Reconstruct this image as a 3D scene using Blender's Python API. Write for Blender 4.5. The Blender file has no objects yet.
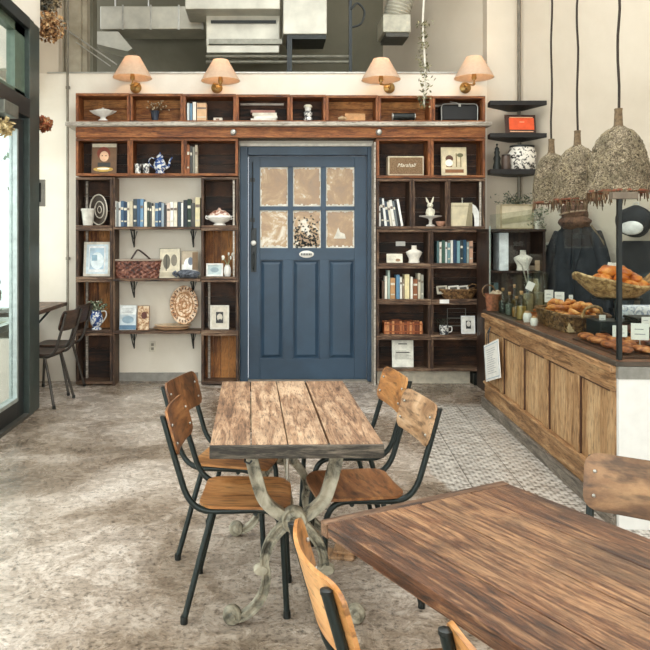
import bpy, math, random
from mathutils import Vector, Matrix, noise
R = math.radians
rnd = random.Random(7)
S = bpy.context.scene
COL = S.collection

# ------------------------------------------------------------ camera, light, exposure
FPX = 722.0; CX = 265.0; HY = 239.0; CH = 1.5
cd = bpy.data.cameras.new('camera'); cam = bpy.data.objects.new('camera', cd); COL.objects.link(cam)
cam.location = (0, 0, CH); cam.rotation_euler = (R(90), 0, 0)
cd.sensor_width = 36; cd.lens = FPX/650*36
cd.shift_x = (325-CX)/650; cd.shift_y = -(325-HY)/650
cd.clip_start = 0.05; cd.clip_end = 200
S.camera = cam
S.view_settings.view_transform = 'Standard'; S.view_settings.look = 'None'
S.view_settings.gamma = 1; S.view_settings.use_curve_mapping = False
S.view_settings.exposure = -0.2
wd = bpy.data.worlds.new('world'); S.world = wd; wd.use_nodes = True
bg = wd.node_tree.nodes['Background']
bg.inputs[0].default_value = (0.93, 0.96, 1.0, 1); bg.inputs[1].default_value = 3.2

def area(name, loc, rot, sx, sy, power, col):
    l = bpy.data.lights.new(name, 'AREA'); l.shape = 'RECTANGLE'; l.size = sx; l.size_y = sy
    l.energy = power; l.color = col
    o = bpy.data.objects.new(name, l); o.location = loc; o.rotation_euler = rot; COL.objects.link(o)
    return o
# daylight that falls through the tall street windows behind the viewer and the storefront on the left
area('daylight_front_window', (0.6, -3.3, 2.3), (R(-84), 0, R(180)), 6.0, 3.6, 240, (1.0, 0.965, 0.915))
area('daylight_side_window', (-2.75, 1.2, 2.1), (0, R(-90), 0), 3.4, 5.6, 260, (1.0, 0.985, 0.965))
area('daylight_alcove_window', (-3.15, 6.95, 1.75), (0, R(-90), 0), 1.7, 0.9, 26, (1.0, 0.98, 0.95))
area('added_overhead_fill', (0.9, 3.9, 5.15), (0, 0, 0), 4.5, 5.5, 190, (1.0, 0.97, 0.93))  # added fill from overhead, no known source there

# ------------------------------------------------------------ helpers
def lin(h):
    h = h.lstrip('#'); v = [int(h[i:i+2], 16)/255 for i in (0, 2, 4)]
    return tuple((c/12.92 if c <= .04045 else ((c+.055)/1.055)**2.4) for c in v) + (1,)
MC = {}
def newmat(name):
    m = bpy.data.materials.new(name); m.use_nodes = True
    nt = m.node_tree; b = nt.nodes['Principled BSDF']
    return m, nt, b
def ramp(nt, stops):
    r = nt.nodes.new('ShaderNodeValToRGB'); e = r.color_ramp.elements
    while len(e) > 1: e.remove(e[-1])
    e[0].position = stops[0][0]; e[0].color = lin(stops[0][1])
    for p, c in stops[1:]:
        x = e.new(p); x.color = lin(c)
    return r
def coords(nt, scale=(1, 1, 1), rand=True):
    tc = nt.nodes.new('ShaderNodeTexCoord'); mp = nt.nodes.new('ShaderNodeMapping')
    mp.inputs['Scale'].default_value = scale
    if rand:
        oi = nt.nodes.new('ShaderNodeObjectInfo'); mu = nt.nodes.new('ShaderNodeMath'); mu.operation = 'MULTIPLY'
        mu.inputs[1].default_value = 37.0
        ad = nt.nodes.new('ShaderNodeVectorMath'); ad.operation = 'ADD'
        nt.links.new(oi.outputs['Random'], mu.inputs[0])
        nt.links.new(tc.outputs['Object'], ad.inputs[0]); nt.links.new(mu.outputs[0], ad.inputs[1])
        nt.links.new(ad.outputs[0], mp.inputs[0])
    else: nt.links.new(tc.outputs['Object'], mp.inputs[0])
    return mp
def noisen(nt, vec, scale, detail=6, rough=.6, dist=0):
    n = nt.nodes.new('ShaderNodeTexNoise'); n.inputs['Scale'].default_value = scale
    n.inputs['Detail'].default_value = detail; n.inputs['Roughness'].default_value = rough
    n.inputs['Distortion'].default_value = dist
    nt.links.new(vec.outputs[0], n.inputs['Vector']); return n
def bump(nt, b, src, strength, dist=.01):
    bp = nt.nodes.new('ShaderNodeBump'); bp.inputs['Strength'].default_value = strength
    bp.inputs['Distance'].default_value = dist
    nt.links.new(src, bp.inputs['Height']); nt.links.new(bp.outputs[0], b.inputs['Normal'])
def mix(nt, fac, a, b_, mode='MIX'):
    m = nt.nodes.new('ShaderNodeMix'); m.data_type = 'RGBA'; m.blend_type = mode
    if isinstance(fac, (int, float)): m.inputs[0].default_value = fac
    else: nt.links.new(fac, m.inputs[0])
    for s, i in ((a, 6), (b_, 7)):
        if isinstance(s, str): m.inputs[i].default_value = lin(s)
        else: nt.links.new(s, m.inputs[i])
    return m.outputs[2]
def P(hexc, rough=.55, metal=0, var=.10, bs=.0, scale=14, name=None):
    """plain procedural material with mild noise variation"""
    key = (hexc, rough, metal, var, bs, scale)
    if key in MC: return MC[key]
    m, nt, b = newmat(name or ('mat_'+hexc.strip('#')))
    mp = coords(nt); n = noisen(nt, mp, scale, 4)
    c = lin(hexc)
    h2 = lambda f: '#%02x%02x%02x' % tuple(max(0, min(255, int(int(hexc.strip('#')[i:i+2], 16)*f))) for i in (0, 2, 4))
    r = ramp(nt, [(.3, h2(1-var)), (.7, h2(1+var))])
    nt.links.new(n.outputs[0], r.inputs[0]); nt.links.new(r.outputs[0], b.inputs['Base Color'])
    b.inputs['Roughness'].default_value = rough; b.inputs['Metallic'].default_value = metal
    if bs: bump(nt, b, n.outputs[0], bs)
    MC[key] = m; return m
def wood(name, dark, mid, light, axis=0, scale=9, rough=.6, island=.35, stain=.5, bs=.35, stretch=9):
    if name in MC: return MC[name]
    m, nt, b = newmat(name)
    sc = [stretch, stretch, stretch]; sc[axis] = 1
    mp = coords(nt, tuple(sc)); mp2 = coords(nt)
    g = noisen(nt, mp, scale*.35, 12, .74, .9)
    r = ramp(nt, [(.34, dark), (.48, mid), (.62, light)])
    geo = nt.nodes.new('ShaderNodeNewGeometry')
    mm = nt.nodes.new('ShaderNodeMath'); mm.operation = 'MULTIPLY_ADD'
    mm.inputs[1].default_value = island*.5; mm.inputs[2].default_value = -island*.25
    nt.links.new(geo.outputs['Random Per Island'], mm.inputs[0])
    ad = nt.nodes.new('ShaderNodeMath'); ad.operation = 'ADD'
    nt.links.new(g.outputs[0], ad.inputs[0]); nt.links.new(mm.outputs[0], ad.inputs[1])
    nt.links.new(ad.outputs[0], r.inputs[0])
    s = noisen(nt, mp2, 5, 6, .65, .8); sr = ramp(nt, [(.36, '#ffffff'), (.62, '#000000')])
    nt.links.new(s.outputs[0], sr.inputs[0])
    ml = nt.nodes.new('ShaderNodeMath'); ml.operation = 'MULTIPLY'; ml.inputs[1].default_value = stain
    sp = nt.nodes.new('ShaderNodeSeparateColor'); nt.links.new(sr.outputs[0], sp.inputs[0])
    nt.links.new(sp.outputs[0], ml.inputs[0])
    out = mix(nt, ml.outputs[0], r.outputs[0], dark)
    # fine dark pores
    p = noisen(nt, mp, scale*2.2, 3, .5); pr = ramp(nt, [(.34, '#2e241c'), (.47, '#ffffff')])
    nt.links.new(p.outputs[0], pr.inputs[0])
    out = mix(nt, .55, out, pr.outputs[0], 'MULTIPLY')
    nt.links.new(out, b.inputs['Base Color']); b.inputs['Roughness'].default_value = rough
    if bs: bump(nt, b, g.outputs[0], bs, .006)
    MC[name] = m; return m

class MB:
    def __init__(s): s.v = []; s.f = []
    def add(s, vs, fs, M=None):
        o = len(s.v)
        s.v += [tuple(M @ Vector(v)) if M else tuple(v) for v in vs]
        s.f += [tuple(o+i for i in f) for f in fs]; return s
    def box(s, x0, y0, z0, x1, y1, z1, M=None):
        vs = [(x0,y0,z0),(x1,y0,z0),(x1,y1,z0),(x0,y1,z0),(x0,y0,z1),(x1,y0,z1),(x1,y1,z1),(x0,y1,z1)]
        return s.add(vs, [(0,3,2,1),(4,5,6,7),(0,1,5,4),(1,2,6,5),(2,3,7,6),(3,0,4,7)], M)
    def cbox(s, x, y, z, sx, sy, sz, M=None): return s.box(x-sx/2, y-sy/2, z, x+sx/2, y+sy/2, z+sz, M)
    def prism(s, pts, z0, z1, M=None):
        n = len(pts)
        vs = [(x, y, z0) for x, y in pts] + [(x, y, z1) for x, y in pts]
        fs = [tuple(range(n))[::-1], tuple(range(n, 2*n))] + [(i, (i+1) % n, n+(i+1) % n, n+i) for i in range(n)]
        return s.add(vs, fs, M)
    def lathe(s, prof, n=24, M=None, sx=1, sy=1, cap=True, fn=None):
        vs = []; fs = []
        for k, (r, z) in enumerate(prof):
            for i in range(n):
                a = 2*math.pi*i/n; rr = r*(fn(a, k) if fn else 1)
                vs.append((rr*math.cos(a)*sx, rr*math.sin(a)*sy, z))
        for k in range(len(prof)-1):
            for i in range(n):
                j = (i+1) % n; fs.append((k*n+i, k*n+j, (k+1)*n+j, (k+1)*n+i))
        if cap:
            if prof[0][0] > 1e-4: fs.append(tuple(range(n))[::-1])
            if prof[-1][0] > 1e-4: fs.append(tuple((len(prof)-1)*n+i for i in range(n)))
        return s.add(vs, fs, M)
    def tube(s, pts, r, n=8, M=None, closed=False, cap=True, sx=1, sy=1):
        pts = [Vector(p) for p in pts]; m = len(pts); rs = r if isinstance(r, (list, tuple)) else [r]*m
        vs = []; fs = []; up = None
        for k in range(m):
            if closed: t = pts[(k+1) % m]-pts[k-1]
            elif k == 0: t = pts[1]-pts[0]
            elif k == m-1: t = pts[-1]-pts[-2]
            else: t = pts[k+1]-pts[k-1]
            t.normalize()
            if up is None:
                up = Vector((0, 0, 1)) if abs(t.z) < .9 else Vector((0, 1, 0))
            a = up - t*up.dot(t)
            if a.length < 1e-5: a = t.orthogonal()
            a.normalize(); up = a; b = t.cross(a)
            for i in range(n):
                an = 2*math.pi*i/n
                vs.append(pts[k] + a*math.cos(an)*rs[k]*sx + b*math.sin(an)*rs[k]*sy)
        for k in range(m if closed else m-1):
            for i in range(n):
                j = (i+1) % n; k2 = (k+1) % m
                fs.append((k*n+i, k*n+j, k2*n+j, k2*n+i))
        if cap and not closed: fs += [tuple(range(n))[::-1], tuple((m-1)*n+i for i in range(n))]
        return s.add(vs, fs, M)
    def bar(s, pts, w, d, M=None, axis=(0, 1, 0)):
        """flat cast bar swept along a path lying in a plane normal to axis"""
        pts = [Vector(p) for p in pts]; ax = Vector(axis); m = len(pts); vs = []; fs = []
        ws = w if isinstance(w, (list, tuple)) else [w]*m
        prof = [(-.5, -.5), (-.5, .5), (-.28, .5), (-.15, .34), (.15, .34), (.28, .5), (.5, .5), (.5, -.5), (.28, -.5), (.15, -.34), (-.15, -.34), (-.28, -.5)]
        for k in range(m):
            t = pts[min(k+1, m-1)]-pts[max(k-1, 0)]; t.normalize(); nn = t.cross(ax).normalized()
            for u, q in prof: vs.append(pts[k]+nn*u*ws[k]+ax*q*d)
        n = len(prof)
        for k in range(m-1):
            for i in range(n):
                j = (i+1) % n; fs.append((k*n+i, k*n+j, (k+1)*n+j, (k+1)*n+i))
        fs += [tuple(range(n))[::-1], tuple((m-1)*n+i for i in range(n))]
        return s.add(vs, fs, M)
    def ball(s, c, rx, ry, rz, n=14, m=9, M=None, amp=0, seed=0):
        vs = [(c[0], c[1], c[2]-rz)]; fs = []
        for k in range(1, m):
            ph = -math.pi/2+math.pi*k/m
            for i in range(n):
                a = 2*math.pi*i/n
                d = Vector((math.cos(a)*math.cos(ph), math.sin(a)*math.cos(ph), math.sin(ph)))
                q = 1+(amp*noise.noise(d*1.7+Vector((seed*3.1, seed, 0))) if amp else 0)
                vs.append((c[0]+d.x*rx*q, c[1]+d.y*ry*q, c[2]+d.z*rz*q))
        vs.append((c[0], c[1], c[2]+rz)); e = len(vs)-1
        for i in range(n):
            j = (i+1) % n; fs.append((0, 1+j, 1+i)); fs.append((e, 1+(m-2)*n+i, 1+(m-2)*n+j))
            for k in range(m-2): fs.append((1+k*n+i, 1+k*n+j, 1+(k+1)*n+j, 1+(k+1)*n+i))
        return s.add(vs, fs, M)
    def disc(s, cx, cz, rx, rz, y, n=16):
        """a thin flat disc standing upright, facing -y"""
        return s.add([(cx+rx*math.cos(2*math.pi*i/n), y, cz+rz*math.sin(2*math.pi*i/n)) for i in range(n)], [tuple(range(n))])
def link(o, parent=None, loc=None, rotz=0):
    COL.objects.link(o)
    if parent: o.parent = parent
    if loc is not None: o.location = loc
    if rotz: o.rotation_euler = (0, 0, rotz)
    return o
def obj(name, mb, m, parent=None, loc=None, rotz=0, smooth=False, bev=0, label=None):
    me = bpy.data.meshes.new(name); me.from_pydata(mb.v, [], mb.f)
    if smooth:
        me.polygons.foreach_set('use_smooth', [True]*len(me.polygons)); me.update()
        me.set_sharp_from_angle(angle=R(45))
    me.materials.append(m); o = bpy.data.objects.new(name, me); link(o, parent, loc, rotz)
    if bev:
        b = o.modifiers.new('bevel', 'BEVEL'); b.width = bev; b.segments = 2; b.limit_method = 'ANGLE'; b.angle_limit = R(50)
    if label: o['label'] = label
    return o
def tag(o, label, cat, group=None):
    o['label'] = label; o['category'] = cat
    if group: o['group'] = group
    return o
def thing(name, label, cat, loc=(0, 0, 0), rotz=0, group=None):
    o = bpy.data.objects.new(name, None); o.empty_display_size = .05; link(o, None, loc, rotz)
    return tag(o, label, cat, group)
def struct(name, mb=None, m=None, **k):
    if mb is None: o = bpy.data.objects.new(name, None); link(o)
    else: o = obj(name, mb, m, **k)
    o['kind'] = 'structure'; return o
def dup(root, loc, rotz=None, label=None, group=None):
    r = root.copy(); COL.objects.link(r); r.location = loc
    if rotz is not None: r.rotation_euler = (0, 0, rotz)
    if label: r['label'] = label
    if group: r['group'] = group
    for ch in list(root.children):
        c = ch.copy(); COL.objects.link(c); c.parent = r
        for g in ch.children:
            d = g.copy(); COL.objects.link(d); d.parent = c
    return r
def XY(px, Y): return (px-CX)/FPX*Y
def ZZ(py, Y): return CH-(py-HY)/FPX*Y
def bez(p0, p1, p2, n=6, inc=True):
    p0, p1, p2 = Vector(p0), Vector(p1), Vector(p2)
    return [p0*(1-t)**2+p1*2*t*(1-t)+p2*t*t for t in [i/n for i in range(n+(1 if inc else 0))]]
def smoothpath(pts, n=5):
    pts = [Vector(p) for p in pts]; out = []
    for i in range(len(pts)-1):
        a = pts[max(i-1, 0)]; b = pts[i]; c = pts[i+1]; d = pts[min(i+2, len(pts)-1)]
        for k in range(n):
            t = k/n
            out.append(.5*((2*b)+(c-a)*t+(2*a-5*b+4*c-d)*t*t+(3*b-a-3*c+d)*t**3))
    out.append(pts[-1]); return out
def rotM(ax, deg, at=(0, 0, 0)):
    return Matrix.Translation(at) @ Matrix.Rotation(R(deg), 4, ax) @ Matrix.Translation([-a for a in at])

# ------------------------------------------------------------ shared materials
def floor_mat():
    m, nt, b = newmat('worn_concrete_and_cement_tile'); L = nt.links
    mp = coords(nt, rand=False)
    n1 = noisen(nt, mp, .9, 8, .62, .5); r1 = ramp(nt, [(.34, '#756758'), (.45, '#a69787'), (.56, '#d2c6ba'), (.68, '#f0e8df')])
    L.new(n1.outputs[0], r1.inputs[0])
    n2 = noisen(nt, mp, 7, 10, .75, 1.2); r2 = ramp(nt, [(.32, '#4b4238'), (.47, '#c9c0b6'), (.6, '#ffffff')])
    L.new(n2.outputs[0], r2.inputs[0])
    conc = mix(nt, .55, r1.outputs[0], r2.outputs[0], 'MULTIPLY')
    n3 = noisen(nt, mp, 38, 8, .8, .4); r3 = ramp(nt, [(.36, '#3e3831'), (.50, '#f4f0ec'), (.62,'#ffffff')]); L.new(n3.outputs[0], r3.inputs[0])
    conc = mix(nt, .85, conc, r3.outputs[0], 'MULTIPLY')
    # scratches
    mps = coords(nt, (1, 7, 1), False); mps.inputs['Rotation'].default_value = (0, 0, .5)
    n4 = noisen(nt, mps, 3, 8, .8, 1.5); r4 = ramp(nt, [(.485, '#ffffff'), (.5, '#51483f'), (.515, '#ffffff')]); L.new(n4.outputs[0], r4.inputs[0])
    conc = mix(nt, .45, conc, r4.outputs[0], 'MULTIPLY')
    # tile pattern in rotated coordinates
    mt = coords(nt, rand=False); mt.inputs['Rotation'].default_value = (0, 0, R(4.6))
    sx = nt.nodes.new('ShaderNodeSeparateXYZ'); L.new(mt.outputs[0], sx.inputs[0])
    def M(op, a, b_=None, c=None):
        q = nt.nodes.new('ShaderNodeMath'); q.operation = op
        for i, x in enumerate((a, b_, c)):
            if x is None: continue
            if isinstance(x, (int, float)): q.inputs[i].default_value = x
            else: L.new(x, q.inputs[i])
        return q.outputs[0]
    X, Y = sx.outputs[0], sx.outputs[1]
    k = 2*math.pi/.085
    s1 = M('SINE', M('MULTIPLY', X, k)); s2 = M('SINE', M('MULTIPLY', Y, k))
    s3 = M('SINE', M('MULTIPLY', M('ADD', X, Y), k*1.5)); s4 = M('SINE', M('MULTIPLY', M('SUBTRACT', X, Y), k*1.5))
    pat = M('ADD', M('MULTIPLY', s1, s2), M('MULTIPLY', s3, s4))
    nz = noisen(nt, mt, 30, 4); pat = M('ADD', pat, M('MULTIPLY', M('SUBTRACT', nz.outputs[0], .5), 2.2))
    rt = ramp(nt, [(.0, '#7c756c'), (.25, '#8a837a'), (.5, '#c9c2b8'), (1, '#d8d1c8')])
    L.new(M('MULTIPLY_ADD', pat, .3, .5), rt.inputs[0])
    gx = M('ABSOLUTE', M('SUBTRACT', M('FRACT', M('DIVIDE', X, .3)), .5)); gy = M('ABSOLUTE', M('SUBTRACT', M('FRACT', M('DIVIDE', Y, .3)), .5))
    g = M('GREATER_THAN', M('MAXIMUM', gx, gy), .488)
    tile = mix(nt, g, rt.outputs[0], '#6f6860')
    tile = mix(nt, .35, tile, r2.outputs[0], 'MULTIPLY')
    msk = M('MULTIPLY', M('SUBTRACT', M('ADD', X, M('MULTIPLY', M('SUBTRACT', n1.outputs[0], .5), .5)), .70), 30)
    mk = nt.nodes.new('ShaderNodeClamp'); L.new(msk, mk.inputs[0])
    my = nt.nodes.new('ShaderNodeClamp'); L.new(M('MULTIPLY', M('SUBTRACT', 6.75, Y), 5), my.inputs[0])
    mk2 = M('MULTIPLY', mk.outputs[0], my.outputs[0])
    L.new(mix(nt, mk2, conc, tile), b.inputs['Base Color'])
    rr = ramp(nt, [(.3, '#606060'), (.7, '#a8a8a8')]); L.new(n2.outputs[0], rr.inputs[0]); L.new(rr.outputs[0], b.inputs['Roughness'])
    bump(nt, b, n2.outputs[0], .25, .01)
    return m
def plaster(name, a, b_, sc=1.2, rough=.9):
    m, nt, b = newmat(name); mp = coords(nt, rand=False); n = noisen(nt, mp, sc, 8, .6, .4)
    r = ramp(nt, [(.35, a), (.65, b_)]); nt.links.new(n.outputs[0], r.inputs[0]); nt.links.new(r.outputs[0], b.inputs['Base Color'])
    b.inputs['Roughness'].default_value = rough; n2 = noisen(nt, mp, 40, 5); bump(nt, b, n2.outputs[0], .12); return m
def glass(name, tint='#ffffff', refl=.08, rough=.0):
    m, nt, b = newmat(name); nt.nodes.remove(b)
    out = [n for n in nt.nodes if n.type == 'OUTPUT_MATERIAL'][0]
    t = nt.nodes.new('ShaderNodeBsdfTransparent'); t.inputs[0].default_value = lin(tint)
    g = nt.nodes.new('ShaderNodeBsdfGlossy'); g.inputs['Roughness'].default_value = rough
    lw = nt.nodes.new('ShaderNodeLayerWeight'); lw.inputs[0].default_value = .5
    pw_ = nt.nodes.new('ShaderNodeMath'); pw_.operation = 'POWER'; pw_.inputs[1].default_value = 5
    nt.links.new(lw.outputs['Facing'], pw_.inputs[0])
    ms = nt.nodes.new('ShaderNodeMath'); ms.operation = 'MULTIPLY_ADD'; ms.inputs[1].default_value = refl*3.5; ms.inputs[2].default_value = refl*.3; ms.use_clamp = True
    nt.links.new(pw_.outputs[0], ms.inputs[0])
    mx = nt.nodes.new('ShaderNodeMixShader'); nt.links.new(ms.outputs[0], mx.inputs[0])
    nt.links.new(t.outputs[0], mx.inputs[1]); nt.links.new(g.outputs[0], mx.inputs[2]); nt.links.new(mx.outputs[0], out.inputs[0])
    n = noisen(nt, coords(nt), 3, 2); bump_ = nt.nodes.new('ShaderNodeBump'); bump_.inputs['Strength'].default_value = .03
    nt.links.new(n.outputs[0], bump_.inputs['Height']); nt.links.new(bump_.outputs[0], g.inputs['Normal'])
    return m
def blotch(name, stops, scale=8, rough=.6, detail=4, dist=.5, bs=0, vor=False):
    m, nt, b = newmat(name); mp = coords(nt)
    if vor:
        n = nt.nodes.new('ShaderNodeTexVoronoi'); n.inputs['Scale'].default_value = scale; nt.links.new(mp.outputs[0], n.inputs['Vector'])
    else: n = noisen(nt, mp, scale, detail, .6, dist)
    r = ramp(nt, stops); nt.links.new(n.outputs[0], r.inputs[0]); nt.links.new(r.outputs[0], b.inputs['Base Color'])
    b.inputs['Roughness'].default_value = rough
    if bs: bump(nt, b, n.outputs[0], bs)
    return m
M_floor = floor_mat()
M_white = plaster('white_plaster', '#ddd3c2', '#ebe3d5')
M_cream = plaster('cream_plaster', '#cfc4b2', '#dcd2c2')
M_beige = plaster('beige_plaster', '#c6b9a6', '#d6cab8', .6)
M_olive = plaster('olive_grey_plaster', '#6f6c5c', '#827e6d')
M_ceil = plaster('grey_ceiling_plaster', '#9c9788', '#b2ad9f')
M_conc = plaster('concrete_column_face', '#8f8672', '#b5ab97', 3)
W_crate = wood('reddish_crate_wood', '#3d1f0f', '#925428', '#c18450', 0, 9, .6)
W_crateV = wood('reddish_crate_wood_upright', '#44220f', '#9c5a2e', '#c98d58', 2, 9, .6)
W_dark = wood('dark_weathered_wood', '#241811', '#6a4c37', '#ab9074', 0, 9, .65)
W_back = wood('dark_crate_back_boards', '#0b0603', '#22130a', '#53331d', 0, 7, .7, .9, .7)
W_backO = wood('lit_orange_back_boards', '#33190a', '#915525', '#c98a4b', 0, 7, .65, .6, .45)  # brighter copy of the back boards, lit look put into the colour
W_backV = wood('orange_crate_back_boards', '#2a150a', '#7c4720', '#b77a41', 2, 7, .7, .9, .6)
W_fascia = wood('orange_fascia_wood', '#5a2a12', '#a5622f', '#c98650', 0, 9, .55, .3, .35)
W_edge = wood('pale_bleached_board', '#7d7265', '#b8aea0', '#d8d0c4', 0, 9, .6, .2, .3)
W_table = wood('bleached_table_planks', '#543b2b', '#a07a5b', '#d3b291', 1, 8, .55, .25, .35)
W_table2 = wood('brown_table_planks', '#24150c', '#764a2d', '#ba8c63', 0, 13, .42, .3, .6, .8, 11)
W_end = wood('grey_table_edge', '#1b1814', '#4a4339', '#85796a', 0, 12, .7, .2, .4)
W_ply = wood('honey_plywood', '#6e4523', '#b0763f', '#cf9a63', 0, 5, .42, .2, .35, .1, 5)
W_plyd = wood('brown_plywood', '#3f2615', '#7b4f2d', '#a87548', 2, 5, .45, .2, .5, .1, 5)
W_cnt = wood('pine_counter_panels', '#7d5a38', '#b98f62', '#d8b68a', 2, 7, .6, .25, .3)
W_cnth = wood('pine_counter_rails', '#6d4c2e', '#ab8056', '#cda87b', 1, 7, .6, .25, .3)
M_black = P('#1d211f', .38, .3, .1)
M_dgreen = P('#1c2624', .4, .3, .1)
M_iron = blotch('green_grey_cast_iron', [(.36, '#3e3c31'), (.5, '#928b78'), (.66, '#b5ad99')], 14, .55, 6, .6, .2)
M_blue = blotch('blue_door_paint', [(.3, '#26394a'), (.7, '#324b61')], 2, .42, 4, .4)
M_steel = P('#b9b7b0', .35, .7, .08)
M_duct = P('#c4c1b4', .45, .35, .08, scale=4)
M_brass = P('#a98a55', .35, .8, .1)
M_porc = P('#e4e0d8', .22, 0, .04)
M_paper = P('#eeece6', .8, 0, .03)
M_cork = P('#b58d62', .8, 0, .15)
M_bl = blotch('blue_and_white_glaze', [(.46, '#e6e6e2'), (.52, '#3c5f9a'), (.6, '#274178')], 22, .2, 3, .8)
M_pat = blotch('speckled_black_on_white_glaze', [(.48, '#e9e6df'), (.54, '#3a3d44')], 34, .3, 3, .6)
M_glassc = glass('screen_glass', '#f4f7f5', .035)
M_glassw = glass('window_glass', '#f2f6f4', .08)
M_jar = glass('jar_glass', '#e4e6da', .12)
M_leaf = blotch('dull_green_leaf', [(.35, '#2c3b22'), (.6, '#5c6b40')], 9, .6)

# ------------------------------------------------------------ the room
YB = 7.63; ZT = 3.25; ZC = 5.2
struct('floor', MB().prism([(-2.45,-3.4),(8.6,-3.4),(2.9,7.63),(-2.45,7.63)], -.1, 0), M_floor)
c_ = MB()
c_.box(-2.7,-3.6,ZC,8.8,1.1,ZC+.15).box(-2.7,6.7,ZC,4.5,9.7,ZC+.15).box(-2.7,1.1,ZC,-1.4,6.7,ZC+.15).box(3.2,1.1,ZC,8.0,6.7,ZC+.15)
struct('ceiling', c_, M_ceil)
xd0, xd1, zd = XY(240,YB), XY(376,YB), ZZ(147,YB)
struct('wall_back', MB().box(-2.45,YB,0,xd0,YB+.15,ZT).box(xd1,YB,0,XY(487,YB),YB+.15,ZT).box(xd0,YB,zd,xd1,YB+.15,ZT), M_white)
struct('wall_back_right', MB().box(XY(487,YB),YB,0,2.684,YB+.15,ZC), M_beige)
struct('wall_back_left_upper', MB().box(-2.6,YB+.02,ZT+.004,XY(58,YB),YB+.17,ZC), M_beige)
struct('wall_loft', MB().box(-2.6,9.4,ZT-.2,1.56,9.55,ZC), M_olive)
struct('wall_loft_right', MB().prism([(1.536,9.4),(2.346,7.78),(2.45,7.78),(1.66,9.5)], ZT-.2, ZC), M_beige)
struct('ceiling_storeroom', MB().box(-2.6,YB+.15,ZT-.15,2.3,9.4,ZT-.05), M_olive)
struct('wall_right', MB().prism([(2.684,7.63),(8.2,-3.05),(8.4,-3.0),(2.85,7.75)], 0, ZC), M_beige)
struct('wall_left', MB().box(-2.15,-3.4,3.37,-2.0,6.42,ZC).box(-2.15,-3.4,0,-2.0,-2.6,3.37), M_white)
fw = MB().box(-2.15,-3.6,0,-1.9,-3.45,ZC).box(-1.9,-3.6,4.3,8.6,-3.45,ZC).box(-1.9,-3.6,0,8.6,-3.45,.35).box(4.2,-3.6,.35,8.6,-3.45,4.3)
struct('wall_front', fw, M_white)
# front street window behind the viewer
w = struct('window_3'); g_ = obj('window_glass', MB().box(-1.9,-3.53,.35,4.2,-3.52,4.3), M_glassw, w)
f_ = MB()
for x in (-1.9, .1, 2.1, 4.1): f_.box(x,-3.58,.35,x+.07,-3.47,4.3)
f_.box(-1.9,-3.58,2.9,4.2,-3.47,3.0); obj('window_frame', f_, M_black, w)
w = struct('window_4'); f_ = MB()  # skylight added in the unseen ceiling to go with the overhead fill
for k in range(5): f_.box(-1.4+k*1.14,1.1,ZC+.02,-1.36+k*1.14,6.7,ZC+.08)
obj('window_frame', f_, M_black, w); obj('window_glass', MB().box(-1.4,1.1,ZC+.04,3.2,6.7,ZC+.05), M_glassw, w)
# columns above the left end of the partition
struct('trim_1', MB().box(XY(58,8.0),7.9,ZT-.05,XY(67,8.0),8.1,ZC).box(XY(69,8.0),7.86,ZT-.05,XY(84,8.0),8.16,ZC).box(XY(84,8.0),7.95,ZT-.05,XY(88,8.0),8.1,ZC), M_conc)
struct('trim_2', MB().box(XY(89,8.3),8.2,ZT-.05,XY(95,8.3),8.4,ZC), M_olive)
# metal strip on top of the partition
struct('trim_3', MB().box(-2.3,YB-.012,ZT,2.346,YB+.17,ZT+.014), M_steel)
# thin baseboard on the back wall
struct('baseboard_back', MB().box(XY(118,YB),YB-.015,0,XY(198,YB),YB,.09), P('#8d8981'))

# ---- street side on the left: storefront with a sliding door, transom and a bay
MG = P('#4a5450', .35, .4, .06); MD = P('#24292a', .4, .3, .08); MGi = P('#5b6b5c', .45, .2, .08)
struct('trim_4', MB().box(-2.14,6.10,0,-1.99,6.22,3.37).box(-2.14,6.225,0,-2.005,6.42,3.37), MG, bev=.004)
struct('trim_5', MB().box(-2.13,-2.6,2.52,-1.985,6.10,2.68).box(-2.13,-2.6,3.27,-1.985,6.10,3.37), MD, bev=.004)
d = struct('door_2')
fr = MB().box(-2.10,5.93,.03,-2.03,6.07,2.5).box(-2.10,4.05,.03,-2.03,4.2,2.5).box(-2.10,4.2,.03,-2.03,5.93,.17).box(-2.10,4.2,2.40,-2.03,5.93,2.5)
obj('door_frame', fr, MD, d, bev=.003)
obj('door_bead', MB().box(-2.09,5.895,.17,-2.025,5.93,2.4).box(-2.09,4.2,.17,-2.025,5.895,.2), P('#a9b3b0', .35, .4), d)
obj('door_pane', MB().box(-2.07,4.2,.2,-2.06,5.895,2.4), M_glassw, d)
obj('door_track', MB().box(-2.12,2.2,0,-1.99,6.10,.028), P('#5d5a54', .5, .5), d)
obj('door_closer', MB().box(-2.03,5.35,2.44,-1.93,5.66,2.54), P('#77786f', .4, .5), d, bev=.006)
w = struct('window_1')
fr = MB()
for y0, y1 in ((1.0, 3.05), (3.05, 5.1)): fr.box(-2.1,y1-.05,2.68,-2.03,y1,3.27)
fr.box(-2.1,5.86,2.68,-2.03,6.10,3.27).box(-2.1,-2.6,2.68,-2.03,6.1,2.73).box(-2.1,-2.6,3.2,-2.03,6.1,3.27)
obj('window_frame', fr, MGi, w); obj('window_glass', MB().box(-2.07,-2.6,2.7,-2.06,6.0,3.25), M_glassw, w)
w = struct('window_2')
fr = MB()
for y in (-2.6, -.9, .8, 2.4, 4.0): fr.box(-2.1,y,0,-2.03,y+.06,2.52)
fr.box(-2.1,-2.6,0,-2.03,4.05,.15); obj('window_frame', fr, MD, w)
obj('window_glass', MB().box(-2.07,-2.6,.15,-2.06,4.0,2.52), M_glassw, w)
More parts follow.
